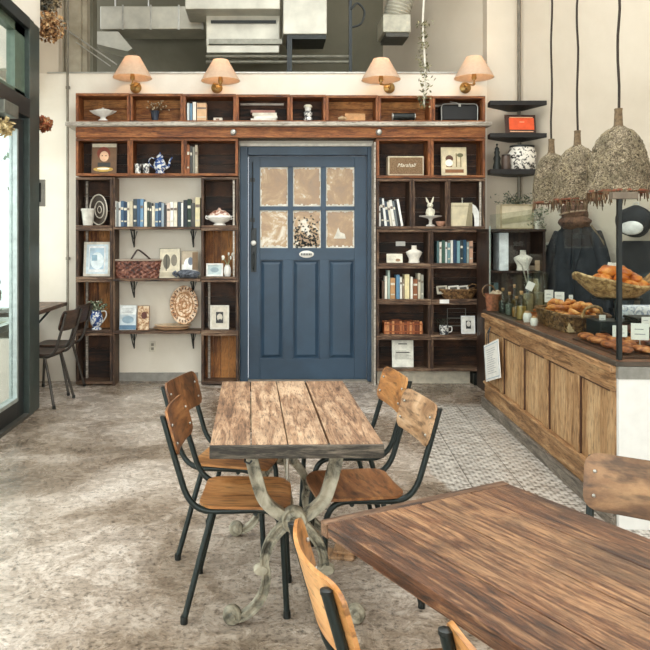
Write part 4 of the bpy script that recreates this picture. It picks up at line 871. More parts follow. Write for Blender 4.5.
for i, (px, py, bpx, bpy_, sd, lb) in enumerate(lamps):
    Yl = 7.42; lx, lz = XY(px, Yl), ZZ(py+11, Yl)     # bottom of the shade
    wx, wz = XY(bpx, YB), ZZ(88, YB)
    lab = '%s of the four brass wall lamps with a linen shade above the crates' % lb
    t = thing('wall_lamp', lab, 'lamp', (wx, YB, wz), 0, 'brass wall lamps above the shelves')
    dx_, dy_, dz_ = lx-wx, Yl-YB, lz-wz
    obj('lamp_shade', MB().lathe([(.2,0),(.198,.006),(.078,.215),(.074,.215),(.194,.004)],40,Matrix.Translation((dx_,dy_,dz_-.0)),1,1,False), M_shade, t, smooth=True)
    obj('back_plate', MB().lathe([(0,0),(.055,0),(.06,.01),(.045,.018),(.02,.03),(0,.032)],22,Matrix.Rotation(R(90),4,'X')), M_brass, t, smooth=True)
    obj('arm', MB().tube(smoothpath([(0,-.02,0),(0,-.05,0),(dx_*.35+sd*.05,-.08,.03),(dx_*.2-sd*.03,dy_*.7,.0),(dx_,dy_,.0),(dx_,dy_,dz_+.03)],5),.008,8).ball((dx_,dy_,0),.016,.016,.016,10,6).ball((0,-.045,0),.018,.014,.02,10,6), M_brass, t, smooth=True)
    obj('socket', MB().lathe([(0,-.02),(.022,-.02),(.026,.0),(.02,.05),(0,.05)],16,Matrix.Translation((dx_,dy_,dz_+.0))), M_brass, t, smooth=True)
    obj('bulb', MB().lathe([(.014,.05),(.028,.08),(.03,.1),(.018,.125),(0,.132)],16,Matrix.Translation((dx_,dy_,dz_))), mbulb, t, smooth=True)
    l = bpy.data.lights.new('lamp_light', 'POINT'); l.energy = 2.4; l.color = (1,.70,.42); l.shadow_soft_size = .04
    lo = bpy.data.objects.new('lamp_light', l); COL.objects.link(lo); lo.location = (lx, Yl, lz+.16)

# ------------------------------------------------------------ chairs
def superpanel(w, h, r, n=6):
    out = []
    for cx_, cy_, a0 in ((w/2-r, h-r, 0), (-w/2+r, h-r, 90), (-w/2+r, r, 180), (w/2-r, r, 270)):
        for k in range(n+1): a = R(a0+90*k/n); out.append((cx_+r*math.cos(a), cy_+r*math.sin(a)))
    return out
def gridpanel(w, h, r, fn, th, nx=18, ny=10):
    """rounded plywood panel, bent by fn(u, v) -> (depth offset)"""
    m = MB(); vs = []; fs = []
    for side in (0, 1):
        for j in range(ny+1):
            v = -1+2*j/ny
            for i in range(nx+1):
                u = -1+2*i/nx
                x, z = u*w/2, v*h/2
                ax, az = abs(x)-(w/2-r), abs(z)-(h/2-r)     # pull the corners in to a round
                if ax > 0 and az > 0:
                    l = math.hypot(ax, az)
                    mx = max(ax, az)
                    if l > 0: x = math.copysign(w/2-r+ax*mx/l, x); z = math.copysign(h/2-r+az*mx/l, z)
                vs.append((fn(x, z)+(th if side else 0), x, z))
    N = (nx+1)*(ny+1)
    for j in range(ny):
        for i in range(nx):
            a = j*(nx+1)+i; fs.append((a, a+1, a+nx+2, a+nx+1)); fs.append((N+a, N+a+nx+1, N+a+nx+2, N+a+1))
    ring = [i for i in range(nx+1)]+[j*(nx+1)+nx for j in range(1, ny+1)]+[ny*(nx+1)+i for i in range(nx-1, -1, -1)]+[j*(nx+1) for j in range(ny-1, 0, -1)]
    for k in range(len(ring)): a, b_ = ring[k], ring[(k+1) % len(ring)]; fs.append((a, N+a, N+b_, b_))
    return m.add(vs, fs)
def make_chair(label, loc, rot, ply, group, seatm=None, width=.172, fr=None, bend=.022):
    """school chair facing local +x: bent steel tube and plywood"""
    fr = fr or M_dgreen
    t = thing('school_chair', label, 'chair', loc, rot, group)
    tr = .0125
    for s_ in (-1, 1):
        y = s_*width; yf = s_*(width-.028)
        side = [(-.305,y,.79),(-.262,y,.64),(-.222,y,.51)]
        side += bez((-.222,y,.51),(-.19,y,.422),(-.11,y*.97,.422),6)[1:]+[(.06,yf,.422)]
        side += bez((.08,yf,.422),(.155,yf,.422),(.168,yf,.34),6)
        side += [(.185,yf*1.04,.012)]
        obj('side_frame', MB().tube(side, tr, 10), fr, t, smooth=True)
        obj('leg', MB().tube([(-.11,y*.97,.415),(-.155,y*1.06,.25),(-.215,y*1.24,.012)], tr, 10), fr, t, smooth=True)
        obj('end_cap', MB().lathe([(0,0),(tr+.001,0),(tr+.001,.008),(.004,.010),(0,.010)],12,Matrix.Translation((-.3055,y,.789))), M_black, t, smooth=True)
        for x in (.185,-.215):
            obj('foot_cap', MB().lathe([(0,0),(.0155,0),(.0145,.028),(0,.028)],12,Matrix.Translation((x,(yf*1.04 if x>0 else y*1.24),.0))), M_black, t, smooth=True)
    obj('cross_bar', MB().tube([(.06,-width+.02,.41),(.06,width-.02,.41)], .010, 8), fr, t, smooth=True)
    obj('cross_bar', MB().tube([(-.11,-width,.41),(-.11,width,.41)], .010, 8), fr, t, smooth=True)
    # seat: dished, rolled down at the front edge
    sg = gridpanel(.365,.365,.07,lambda y, x: 0,.011,20,16); sg.v = [(c, b_, (a+.438-.010*math.cos(b_/.1925*1.5)*(1 if c<.1 else 1)-(max(0,c-.12)**2)*2.6+(max(0,-c-.13)**2)*2)) for a, b_, c in sg.v]
    obj('seat', sg, seatm or ply, t, (0.015,0,0), smooth=True)
    # back: bent plywood, concave towards the sitter, bolted in front of the uprights
    bp = gridpanel(.395,.178,.045,lambda y, z: bend*((abs(y)/.1975)**2.0-.78)+.0135, .010, 24, 10)
    ang = math.atan2(.043,.15)
    M_ = Matrix.Translation((-.287,0,.722)) @ Matrix.Rotation(-ang,4,'Y')
    bp.v = [tuple(M_ @ Vector(v)) for v in bp.v]
    obj('backrest', bp, ply, t, smooth=True)
    for s_ in (-1,1):
        for dz_ in (-.045,.03): obj('bolt', MB().ball(tuple(M_ @ Vector((.0255,s_*width*.93,dz_))),.005,.006,.006,10,6), M_steel, t, smooth=True)
    return t
GC = 'plywood and steel tube school chairs at the tables'
W_plyA = wood('warm_brown_plywood', '#4d2f1a', '#8d5a32', '#b98350', 1, 5, .4, .2, .45, .1, 5)
W_plyR = wood('pale_bleached_plywood', '#8a6646', '#c79f78', '#e2c3a0', 1, 5, .45, .2, .25, .1, 5)
W_plyO = wood('orange_plywood', '#80502a', '#c08347', '#dda76c', 1, 5, .4, .2, .35, .1, 5)
W_plyW = wood('scuffed_brown_plywood', '#3f2816', '#86603d', '#a9825a', 1, 4, .42, .2, .6, .15, 4)
make_chair('school chair with orange brown back on the near left side of the middle table', (-.09,3.02,0), R(-3), W_plyA, GC, W_ply)
make_chair('school chair with dark brown back on the far left side of the middle table', (-.145,3.53,0), R(-15), W_plyd, GC, W_ply)
make_chair('school chair with pale scuffed back on the near right side of the middle table', (.395,3.12,0), R(188), W_plyR, GC, W_plyA)
make_chair('school chair with honey orange back on the far right side of the middle table', (.39,3.70,0), R(187), W_plyO, GC, W_plyA)
make_chair('school chair seen from behind in the foreground, left of the brown table', (.398,1.665,0), R(9), W_plyO, GC, W_ply, bend=.042)
make_chair('school chair cut off at the lower edge in front of the brown table', (.675,1.285,0), R(27), W_plyO, GC, W_ply, bend=.042)
make_chair('school chair with a wide scuffed brown back beyond the brown table, beside the counter', (1.04,1.99,0), R(236), W_plyW, GC, W_ply, .178)

# ------------------------------------------------------------ middle table with cast iron pedestals
ZTB = .75
t = thing('cast_iron_table', 'long planked table with two scrolled cast iron pedestals in the middle', 'table', (.105,3.23,0), R(1.2))
mb = MB(); L = .585; W = .318; e = [-W,-.17,-.035,.115,W]
rr = random.Random(8)
for k in range(4):
    g = .004 if k != 3 else .008
    mb.box(e[k]+(g if k else 0),-L+rr.uniform(0,.003),ZTB-.032,e[k+1]-.0005,L-rr.uniform(0,.01),ZTB-rr.uniform(0,.0012))
obj('tabletop', mb, W_table, t, bev=.0025)
for y0 in (-L-.012, L-.02): obj('end_batten', MB().box(-W-.002,y0,ZTB-.052,W+.002,y0+.032,ZTB-.003 if y0 > 0 else ZTB-.004), W_end, t, bev=.004)
for s_ in (-1, 1): obj('apron_rail', MB().box(s_*.2-.02,-L+.03,ZTB-.055,s_*.2+.02,L-.03,ZTB-.033), W_end, t)
for y in (-.41, .43):
    p = thing('x','x','x'); bpy.data.objects.remove(p)
    for s_ in (-1, 1):
        arm = smoothpath([(s_*.172,0,.695),(s_*.165,0,.64),(s_*.142,0,.55),(s_*.118,0,.485),(s_*.07,0,.437),(s_*.02,0,.408)],5)
        arm = [(a.x, y, a.z) for a in arm]
        pm = MB().bar(arm, [.05-.012*abs(k/len(arm)-.3) for k in range(len(arm))], .034)
        pm.box(s_*.172-.05,y-.02,.688,s_*.172+.05,y+.02,.698)
        obj('pedestal_arm', pm, M_iron, t, smooth=True)
        leg = smoothpath([(s_*.02,0,.40),(s_*.06,0,.362),(s_*.098,0,.31),(s_*.116,0,.245),(s_*.108,0,.185),(s_*.12,0,.12),(s_*.158,0,.062),(s_*.2,0,.032),(s_*.238,0,.028)],5)
        leg = [(a.x, y, a.z) for a in leg]
        lo = obj('pedestal_leg', MB().bar(leg, [.04-.010*k/len(leg) for k in range(len(leg))], .036), M_iron, t, smooth=True)
        Mf = Matrix.Translation((s_*.242,y,.036)) @ Matrix.Rotation(R(90),4,'X')
        obj('foot_scroll', MB().lathe([(0,-.022),(.03,-.022),(.036,-.014),(.036,.014),(.03,.022),(.016,.024),(.012,.03),(0,.031)],20,Mf), M_iron, lo, smooth=True)
        obj('knee_knob', MB().lathe([(0,-.02),(.022,-.02),(.028,-.01),(.028,.01),(.022,.02),(0,.02)],18,Matrix.Translation((s_*.128,y,.212)) @ Matrix.Rotation(R(90),4,'X'),1.1,.8), M_iron, lo, smooth=True)
    Mh = Matrix.Translation((0,y,.407)) @ Matrix.Rotation(R(90),4,'X')
    obj('hub_rosette', MB().lathe([(0,-.024),(.042,-.024),(.05,-.016),(.05,.018),(.044,.026),(.034,.02),(.028,.024),(.02,.03),(.012,.026),(.008,.036),(0,.038)],28,Mh,fn=lambda a,k: 1+(.06*math.cos(8*a) if 5<=k<=7 else 0)), M_iron, t, smooth=True)
    obj('crest', MB().bar([(-.05,y,.69),(-.03,y,.665),(0,y,.648),(.03,y,.665),(.05,y,.69)], .022, .024).bar([(-.1,y,.69),(-.07,y,.672),(-.045,y,.69)],.016,.02).bar([(.1,y,.69),(.07,y,.672),(.045,y,.69)],.016,.02).ball((0,y,.635),.014,.014,.02,10,6), M_iron, t, smooth=True)
obj('stretcher_rod', MB().tube([(0,-.41,.407),(0,.43,.407)], .008, 10), M_iron, t, smooth=True)
obj('hanging_rod', MB().tube([(-.006,-.05,.69),(-.006,-.05,.41)], .006, 8), P('#c9c6ba',.35,.5), t, smooth=True)
obj('hook', MB().tube([(-.19,-L+.02,.7),(-.19,-L+.0,.685),(-.175,-L,.678),(-.165,-L,.69)],.004,6), M_black, t, smooth=True)

# ------------------------------------------------------------ foreground table
ang = R(-62)           # long direction
t = thing('planked_table', 'heavy brown planked table in the lower right foreground', 'table', (0,0,0))
u = Vector((math.cos(ang), math.sin(ang), 0)); n_ = Vector((-u.y, u.x, 0))      # n_ points right, away from the left edge
Lt, Wt = 1.35, .665
corner = Vector((.152,1.93,0)); ctr = corner+u*Lt/2+n_*Wt/2
t.location = ctr; t.rotation_euler = (0,0,ang)
mb = MB(); e = [-Wt/2,-.205,-.02,.17,Wt/2]
for k in range(4): mb.box(-Lt/2+.028,e[k]+(.0045 if k else 0),.712,Lt/2-.028,e[k+1]-.001,.75-.0007*k)
obj('tabletop', mb, W_table2, t, bev=.003)
obj('end_batten', MB().box(-Lt/2-.006,-Wt/2-.001,.707,-Lt/2+.0275,Wt/2+.001,.7485), wood('brown_end_batten','#2a190e','#6b4a30','#97755a',1,9,.6,.2,.4), t, bev=.004)
obj('end_batten', MB().box(Lt/2-.0275,-Wt/2-.001,.707,Lt/2+.006,Wt/2+.001,.7485), W_table2, t, bev=.004)
obj('apron', MB().box(-Lt/2+.12,-Wt/2+.08,.65,Lt/2-.12,-Wt/2+.105,.711), W_table2, t); obj('apron', MB().box(-Lt/2+.12,Wt/2-.105,.65,Lt/2-.12,Wt/2-.08,.711), W_table2, t)
obj('pedestal', MB().lathe([(0,0),(.05,0),(.05,.03),(.03,.06),(.028,.55),(.05,.66),(.06,.711),(0,.711)],18,Matrix.Translation((.12,.05,.0))).bar([(.12-.25,.05,.02),(.12,.05,.04),(.12+.25,.05,.02)],.04,.05).bar([(.12,.05-.22,.02),(.12,.05,.04),(.12,.05+.22,.02)],.04,.05,None,(1,0,0)), M_black, t, smooth=True)
t = thing('wood_wedge', 'small pale wooden board lying on the floor behind the brown table', 'board', (.355,3.42,0), R(-12))
obj('board', MB().box(-.07,-.05,0,.07,.05,.014), W_plyR, t, bev=.003); obj('upper_board', MB().box(-.03,-.02,.0145,.09,.07,.028), W_plyR, t, bev=.003)

# ------------------------------------------------------------ bar and chairs in the bay
t = thing('window_bar', 'narrow dark wooden bar along the bay window at the far left', 'table', (-2.44,6.46,0))
obj('bar_top', MB().box(0,0,.80,.36,1.12,.84), wood('dark_bar_wood','#2e2118','#6b5140','#937765',1,9,.5), t, bev=.004)
obj('bracket', MB().tube([(.01,.3,.5),(.28,.3,.8)],.012,8), M_black, t); obj('bracket', MB().tube([(.01,.85,.5),(.28,.85,.8)],.012,8), M_black, t)
M_ct = P('#4a4540', .4, .5, .1); W_bc = wood('very_dark_plywood', '#1d120c', '#3c271b', '#5f4534', 1, 5, .45)
a_ = make_chair('dark metal chair with brown back at the bay window bar, nearer one', (-2.05,6.62,0), R(172), W_bc, 'dark chairs at the bay window', fr=M_ct)
b_ = make_chair('dark metal chair at the bay window bar, farther one next to the shelves', (-2.08,7.16,0), R(174), W_bc, 'dark chairs at the bay window', fr=M_ct)
for o in (a_, b_): o.scale = (1.02, 1.02, 1.06)

# ------------------------------------------------------------ counter
cN = Vector((1.83,3.76,0)); cF = Vector((1.97,6.45,0)); cu = (cF-cN).normalized(); CL = (cF-cN).length; ca = math.atan2(cu.y, cu.x)
# local frame: +x runs from the near end to the far end, +y points to the room side
t = thing('counter', 'long pine panelled bakery counter along the right side', 'counter', cN, ca)
ZB = .84
obj('body', MB().box(.0,-.72,.0,CL,-.03,ZB), W_cnt, t)
obj('plinth', MB().box(0,-.0295,0,CL+.03,.03,.085), wood('grey_worn_plinth','#4c453c','#857a6d','#a79c8f',0,9,.7), t, bev=.004)
W_cntr = wood('pine_counter_rail_long', '#6d4c2e', '#ab8056', '#cda87b', 0, 7, .6, .25, .3)
obj('bottom_rail', MB().box(0,-.0295,.087,CL,.008,.215), W_cntr, t, bev=.003)
obj('bottom_moulding', MB().box(0,-.0295,.216,CL,.022,.236), W_cntr, t, bev=.006)
obj('top_rail', MB().box(0,-.0295,.70,CL,.008,.80), W_cntr, t, bev=.003)
obj('top_moulding', MB().box(-.004,-.0295,.801,CL+.02,.035,.84), W_cntr, t, bev=.008)
nP = 5; pw = CL/nP
for k in range(nP+1):
    x = min(max(k*pw, .035), CL-.035)
    obj('stile', MB().box(x-.034,-.0295,.237,x+.034,.006,.699), W_cnt, t, bev=.003)
for k in range(nP):
    m_ = MB(); x0 = k*pw+(.07 if k == 0 else .035); x1 = (k+1)*pw-(.07 if k == nP-1 else .035); nb = 5
    for q in range(nb): m_.box(x0+(x1-x0)*q/nb+.001,-.0295,.2375,x0+(x1-x0)*(q+1)/nb-.001,-.012,.6985)
    obj('panel', m_, W_cnt, t)
    obj('panel_bead', MB().box(x0,-.0118,.238,x0+.01,-.002,.698).box(x1-.01,-.0118,.238,x1,-.002,.698).box(x0+.01,-.0118,.688,x1-.01,-.002,.698), P('#4b2f1f',.6), t)
obj('end_panel', MB().box(-.03,-.72,.0,-.002,.0,.775), P('#e9e8e4',.35,0,.02), t, label='smooth white end panel')
obj('end_band', MB().box(-.034,-.73,.776,-.001,.004,.8405), P('#8d8b84',.3,.2,.1), t, label='grey stone band')
tt = thing('worktop', 'dark edged continuous worktop on the pine counter', 'worktop', cN+Vector((0,0,ZB+.001)), ca)
obj('slab', MB().box(-.034,-.76,0,CL+.02,.02,.026), P('#4a4036',.35,0,.2), tt, bev=.004)
obj('lining', MB().box(-.03,-.74,.0262,CL-.9,.0,.030), P('#6d4a35',.5,0,.2), tt)
ZW = ZB+.001+.0305
def cpt(px, off, z=0):
    """point on the counter: px column of the front edge, off metres behind it"""
    Y = 1180/(px-302.6); s = (Y-cN.y)/cu.y
    nrm = Vector((cu.y, -cu.x, 0))
    p = cN+cu*s+nrm*off; return (p.x, p.y, ZW+z)
# glass screen
gs = thing('glass_screen', 'tall clear glass screen with a black post on the counter', 'glass screen', cN+Vector((0,0,ZW)), ca)
HG = .84
obj('side_pane', MB().box(.03,-.012,.0,CL-.12,-.006,HG), M_glassc, gs)
obj('end_pane', MB().box(-.012,-.70,.0,-.006,-.02,HG), M_glassc, gs)
obj('corner_post', MB().box(-.018,-.022,0,.008,-.002,HG+.002), M_black, gs)
obj('post_bracket', MB().box(-.03,-.1,HG-.004,.02,.03,HG+.032), P('#75695a',.5,.3), gs, bev=.003)
obj('far_edge_strip', MB().box(CL-.119,-.014,0,CL-.108,-.004,HG-.1), P('#9aa29d',.3,.4), gs)
# paper hanging on the counter's corner
p = cpt(498,-.052,0)
t = thing('menu_sheet', 'white framed sheet hanging tilted from the far corner of the counter', 'sign', (p[0],p[1],ZZ(361,p[1])))
t.rotation_euler = (0, R(-15), ca-R(180))
obj('sheet', MB().box(-.235,0,-.155,.235,.006,.155), M_paper, t)
obj('border', MB().box(-.22,-.0012,-.14,.22,-.0002,-.134).box(-.22,-.0012,.134,.22,-.0002,.14).box(-.22,-.0012,-.134,-.214,-.0002,.134).box(.214,-.0012,-.134,.22,-.0002,.134), P('#a8bccb'), t)
lm = MB(); rr = random.Random(6)
for k in range(12): lm.box(-.15,-.0012,.10-.018*k,-.15+rr.uniform(.18,.3),-.0002,.1035-.018*k)
obj('printed_lines', lm, P('#a7a9ab'), t)
obj('string', MB().tube([(-.12,0,.148),(-.10,.0,.24),(-.08,.03,.30)],.004,5).tube([(-.05,0,.148),(-.06,.0,.22),(-.08,.03,.30)],.004,5), M_black, t)

# ------------------------------------------------------------ pendant lamps
M_fib = blotch('dry_grass_fibre', [(.38,'#332a20'),(.5,'#7a6c57'),(.62,'#b3a489')], 75, .95, 10, 1.2, 1.0)
def pendant(px, Y, rad, lb, seed):
    zb = 1.5+.293; x = XY(px, Y); h = .40
    t = thing('pendant_lamp', lb, 'lamp', (x, Y, zb), 0, 'woven grass pendant lamps over the counter')
    rr = random.Random(seed)
    prof = [(1.0,0),(.985,.05),(.96,.12),(.90,.2),(.80,.27),(.64,.33),(.44,.375),(.22,.4),(.12,.415)]
    prof = [(Vector((a, b_, 0))) for a, b_ in prof]; prof = smoothpath(prof, 4)
    n = 90; vs = []; fs = []; K = len(prof)
    for k, p_ in enumerate(prof):
        for i in range(n):
            a = 2*math.pi*i/n; q = noise.noise(Vector((math.cos(a)*14, math.sin(a)*14, p_.y*38+seed*9)))*.012+noise.noise(Vector((math.cos(a)*3, math.sin(a)*3, p_.y*7+seed)))*.012
            r_ = p_.x*rad+q; vs.append((r_*math.cos(a), r_*math.sin(a), p_.y+(.008*math.sin(5*a+seed) if k < 3 else 0)))
    for k in range(K-1):
        for i in range(n): j = (i+1) % n; fs.append((k*n+i, k*n+j, (k+1)*n+j, (k+1)*n+i))
    o = len(vs)
    for k, p_ in enumerate(prof):
        for i in range(n): a = 2*math.pi*i/n; vs.append(((p_.x*rad-.014)*math.cos(a), (p_.x*rad-.014)*math.sin(a), p_.y))
    for k in range(K-1):
        for i in range(n): j = (i+1) % n; fs.append((o+k*n+j, o+k*n+i, o+(k+1)*n+i, o+(k+1)*n+j))
    for i in range(n): j = (i+1) % n; fs.append((i, o+i, o+j, j))
    obj('woven_shade', MB().add(vs, fs), M_fib, t, smooth=True)
    st = MB()
    for k in range(260):      # loose strands lying over the shade
        a = rr.uniform(0, 6.283); z0 = rr.uniform(0, .36); pts = []; dr = rr.choice((-1,1))*rr.uniform(.02,.16)
        for q in range(5):
            z = z0+q*.011; i_ = min(range(K), key=lambda w: abs(prof[w].y-z)); a += dr
            pts.append(((prof[i_].x*rad+.006)*math.cos(a), (prof[i_].x*rad+.006)*math.sin(a), z))
        st.tube(pts, .0022, 4, cap=False)
    obj('strands', st, P('#847861',.95,0,.4,0,9), t)['kind'] = 'stuff'
    fr = MB()
    for k in range(46):
        a = rr.uniform(0, 6.283); l_ = rr.uniform(.02,.085); r_ = rad*.985
        fr.tube([(r_*math.cos(a), r_*math.sin(a), .012),(r_*1.01*math.cos(a), r_*1.01*math.sin(a), -l_*.5),((r_+.006)*math.cos(a+.03), (r_+.006)*math.sin(a+.03), -l_)], [.005,.0045,.003], 5)
    obj('fringe', fr, P('#5f4a35',.9,0,.3), t)['kind'] = 'stuff'
    obj('rim_cord', MB().tube([((rad-.006)*math.cos(2*math.pi*i/40), (rad-.006)*math.sin(2*math.pi*i/40), .004) for i in range(40)], .009, 6, None, True), P('#7d4a36',.8,0,.3), t, smooth=True, label='reddish cord around the rim')
    obj('neck', MB().lathe([(0,.40),(.030,.40),(.026,.42),(.022,.50),(.024,.52),(0,.52)],16,fn=lambda a,k:1+.06*math.cos(7*a)), P('#6e5c45',.9,0,.2,.4,60), t, smooth=True)
    pts = [(0.006*math.sin(k*1.7+seed), 0.006*math.cos(k*2.1), .5+k*.16) for k in range(int((ZC-zb-.5)/.16)+1)]+[(0,0,ZC-zb)]
    obj('cord', MB().tube(smoothpath(pts,2), .008, 6), P('#332b24',.9), t, smooth=True)
pendant(618.5, 4.50, .178, 'nearest and largest woven grass pendant lamp over the counter', 1)
pendant(577.5, 5.42, .172, 'middle woven grass pendant lamp over the counter', 2)
pendant(551.5, 5.87, .142, 'farthest and smallest woven grass pendant lamp over the counter', 3)

# ------------------------------------------------------------ corner shelves and things on them
yw = YB-.012
def cshelf(py, label, th=.045):
    z = ZZ(py, 7.22)
    pts = [(XY(490,7.22),7.22),(XY(547,7.22),7.22),(2.70,7.56),(2.64,7.615),(2.56,7.615),(XY(490,7.28),7.36)]
    o = obj('corner_shelf', MB().prism([(a-2.5, b_-7.4) for a, b_ in pts], -th, 0), P('#120e0c',.6,0,.15), None, (2.5,7.4,z), bev=.003)
    tag(o, label, 'shelf', 'black corner shelves'); return z
z1 = cshelf(100.5,'topmost black corner shelf beside the crates'); z2 = cshelf(133,'middle black corner shelf with the orange box on it'); z3 = cshelf(169,'lowest black corner shelf with the patterned canister on it',.05)
t = thing('orange_box', 'bright orange box with a dark frame on the middle corner shelf', 'box', (XY(521,7.32),7.30,z2+.001), R(3))
t.rotation_euler = (R(-7),0,R(3))
obj('case', MB().prism([(-.17,0),(.15,0),(.17,.06),(-.13,.06)],0,.20), P('#3b2218',.5), t); obj('front_panel', MB().box(-.125,-.006,.045,.13,0,.165), P('#e0562a',.5,0,.06), t)
obj('trim_marks', MB().box(-.12,-.007,.168,.12,-.001,.175).box(-.12,-.007,.02,.12,-.001,.03).box(-.02,-.0075,.12,.03,-.0065,.127), P('#e7b08a',.5), t)
t = thing('patterned_canister', 'large canister with black leaf print on the lowest corner shelf', 'canister', (XY(522,7.36),7.36,z3+.001))
obj('canister', MB().lathe([(0,0),(.12,0),(.135,.02),(.14,.17),(.12,.22),(.118,.23),(0,.23)],30,None,1.02,.75), blotch('black_leaf_print',[(.42,'#2b2320'),(.5,'#e3dccf'),(.6,'#e6dfd3')],22,.5,2,1.2), t, smooth=True)
obj('lid', MB().lathe([(0,.231),(.122,.231),(.122,.25),(.03,.255),(0,.255)],30,None,1.02,.75), M_black, t, smooth=True)
LT('black_pepper_mill', 'tall black turned bottle on the lowest corner shelf', 'bottle', (XY(497,7.33),7.33,z3+.001), [('body', MB().lathe([(0,0),(.04,0),(.042,.03),(.03,.08),(.036,.12),(.022,.15),(.03,.18),(.02,.2),(.024,.215),(.008,.235),(0,.25)],20), M_black), ('finial', MB().ball((0,0,.257),.012,.012,.012,10,6), M_black)])
LT('dark_jar', 'short dark brown jar between the black bottle and the patterned canister', 'jar', (XY(506,7.31),7.31,z3+.001), [('jar', MB().lathe([(0,0),(.042,0),(.045,.01),(.045,.13),(.04,.14),(0,.14)],20), P('#4a3a30',.4)), ('lid', MB().lathe([(0,.141),(.043,.141),(.043,.152),(0,.154)],20), P('#2b221c',.5))])
# dark cabinet behind the counter
CDP=.36
kb = thing('dark_cabinet', 'dark brown open cabinet standing in the corner behind the counter', 'cabinet', (2.47,7.0,0))
zc = ZZ(229,7.0); z_s = ZZ(271,7.0)
Wk = wood('dark_cabinet_wood','#120b07','#2f1d14','#4d3325',2,7,.5)
obj('side_panel', MB().box(-.31,0,0,-.285,.36,zc-.025), Wk, kb); obj('side_panel', MB().box(.225,0,0,.25,.36,zc-.025), Wk, kb)
obj('top_panel', MB().box(-.315,-.01,zc-.0245,.255,.36,zc), Wk, kb, bev=.003); obj('back_panel', MB().box(-.284,.335,0,.224,.355,zc-.026), Wk, kb)
obj('shelf', MB().box(-.284,.01,z_s-.02,.224,.334,z_s), Wk, kb); obj('shelf', MB().box(-.284,.01,.75,.224,.334,.77), Wk, kb); obj('plinth', MB().box(-.284,.02,0,.224,.33,.08), Wk, kb)
bust('cream necklace display bust in the dark corner cabinet', (XY(523,7.12),7.12,z_s+.001), 1.05)
tag(obj('white_binder', MB().box(-.045,0,0,.045,.2,.37), P('#dfe3e6',.5), None, (XY(504,7.06),7.06,z_s+.001), bev=.003), 'tall white binder upright in the dark corner cabinet', 'binder')
tag(obj('price_tag', MB().box(-.06,0,0,.06,.006,.045), P('#b59f88',.7), None, (XY(535,7.2),7.2,z_s+.221)), 'small tan tag on a stick behind the bust in the dark cabinet', 'tag').location.z = z_s+.001
tag(obj('small_card', MB().box(-.05,0,0,.05,.005,.1), P('#a58c70',.7), None, (XY(540,7.08),7.08,z_s+.001)), 'small tan card right of the bust in the dark cabinet', 'card')
for i, (px, h, c, nm) in enumerate(((494,.30,'#40575c','teal'),(534,.34,'#b7ab90','tall cream'),(538.5,.30,'#8a7c60','olive tan'))):
    t = thing('book', '%s book on the lower shelf of the dark corner cabinet' % nm, 'book', (XY(px+2,7.06),7.06,.771), 0, 'books in the dark corner cabinet')
    obj('cover', MB().box(-.022,0,0,.022,.003,h).box(-.022,.003,0,-.019,.14,h).box(.019,.003,0,.022,.14,h), P(c), t); obj('pages', MB().box(-.018,.0035,.003,.018,.135,h-.004), M_paper, t)
t = thing('cream_box', 'cream framed box standing on top of the dark corner cabinet', 'box', (XY(517,7.15),7.15,zc+.001))
obj('box', MB().box(-.165,0,0,.165,.14,.245), P('#c4b89c',.6,0,.08), t, bev=.004)
obj('frame', MB().box(-.165,-.008,0,.165,-.0005,.012).box(-.165,-.008,.233,.165,-.0005,.245).box(-.165,-.008,.012,-.152,-.0005,.233).box(.152,-.008,.012,.165,-.0005,.233), P('#9c8c6c'), t)
obj('wedge_print', MB().add([(-.15,-.009,.10),(.15,-.009,.15),(.15,-.009,.09),(-.15,-.009,.05)],[(0,3,2,1)]), P('#9a9274'), t)
def bush(name, label, loc, sx, sy, sz, n, leaf, m, seed, base=None, cat='plant'):
    t = thing(name, label, cat, loc); rr = random.Random(seed); f = MB(); st = MB()
    for k in range(n):
        p = Vector((rr.gauss(0,sx), rr.gauss(0,sy), abs(rr.gauss(sz*.55,sz*.35)))); a = Vector((rr.uniform(-1,1),rr.uniform(-1,1),rr.uniform(-.3,1))).normalized()*leaf; b_ = a.orthogonal().normalized()*leaf*.4
        p.z = max(p.z, leaf*.5)
        f.add([p-a*.9, p+b_, p+a, p-b_],[(0,1,2,3)])
        if k % 6 == 0: st.tube([(0,0,0),p*.6+Vector((0,0,.0)),p],.0018,4)
    if base: obj('pot', base, P('#cfc8ba',.5), t, smooth=True)
    obj('foliage', f, m, t); obj('stems', st, P('#4b4a32'), t); return t
bush('trailing_plant','dark leafy plant spreading on top of the cream box', (XY(517,7.22),7.21,zc+.2475), .10,.03,.09,150,.022,blotch('dusty_dark_leaf',[(.4,'#252c20'),(.6,'#5f6650')],20,.6), 3)
bush('potted_plant','small leafy plant in a white speckled pot right of the cream box', (XY(540.5,7.1)-.02,7.12,zc+.001), .035,.035,.2,110,.022,blotch('grey_green_leaf',[(.4,'#333c29'),(.6,'#7a8160')],20,.6), 8, MB().lathe([(0,0),(.028,0),(.036,.08),(.03,.08),(0,.07)],16))
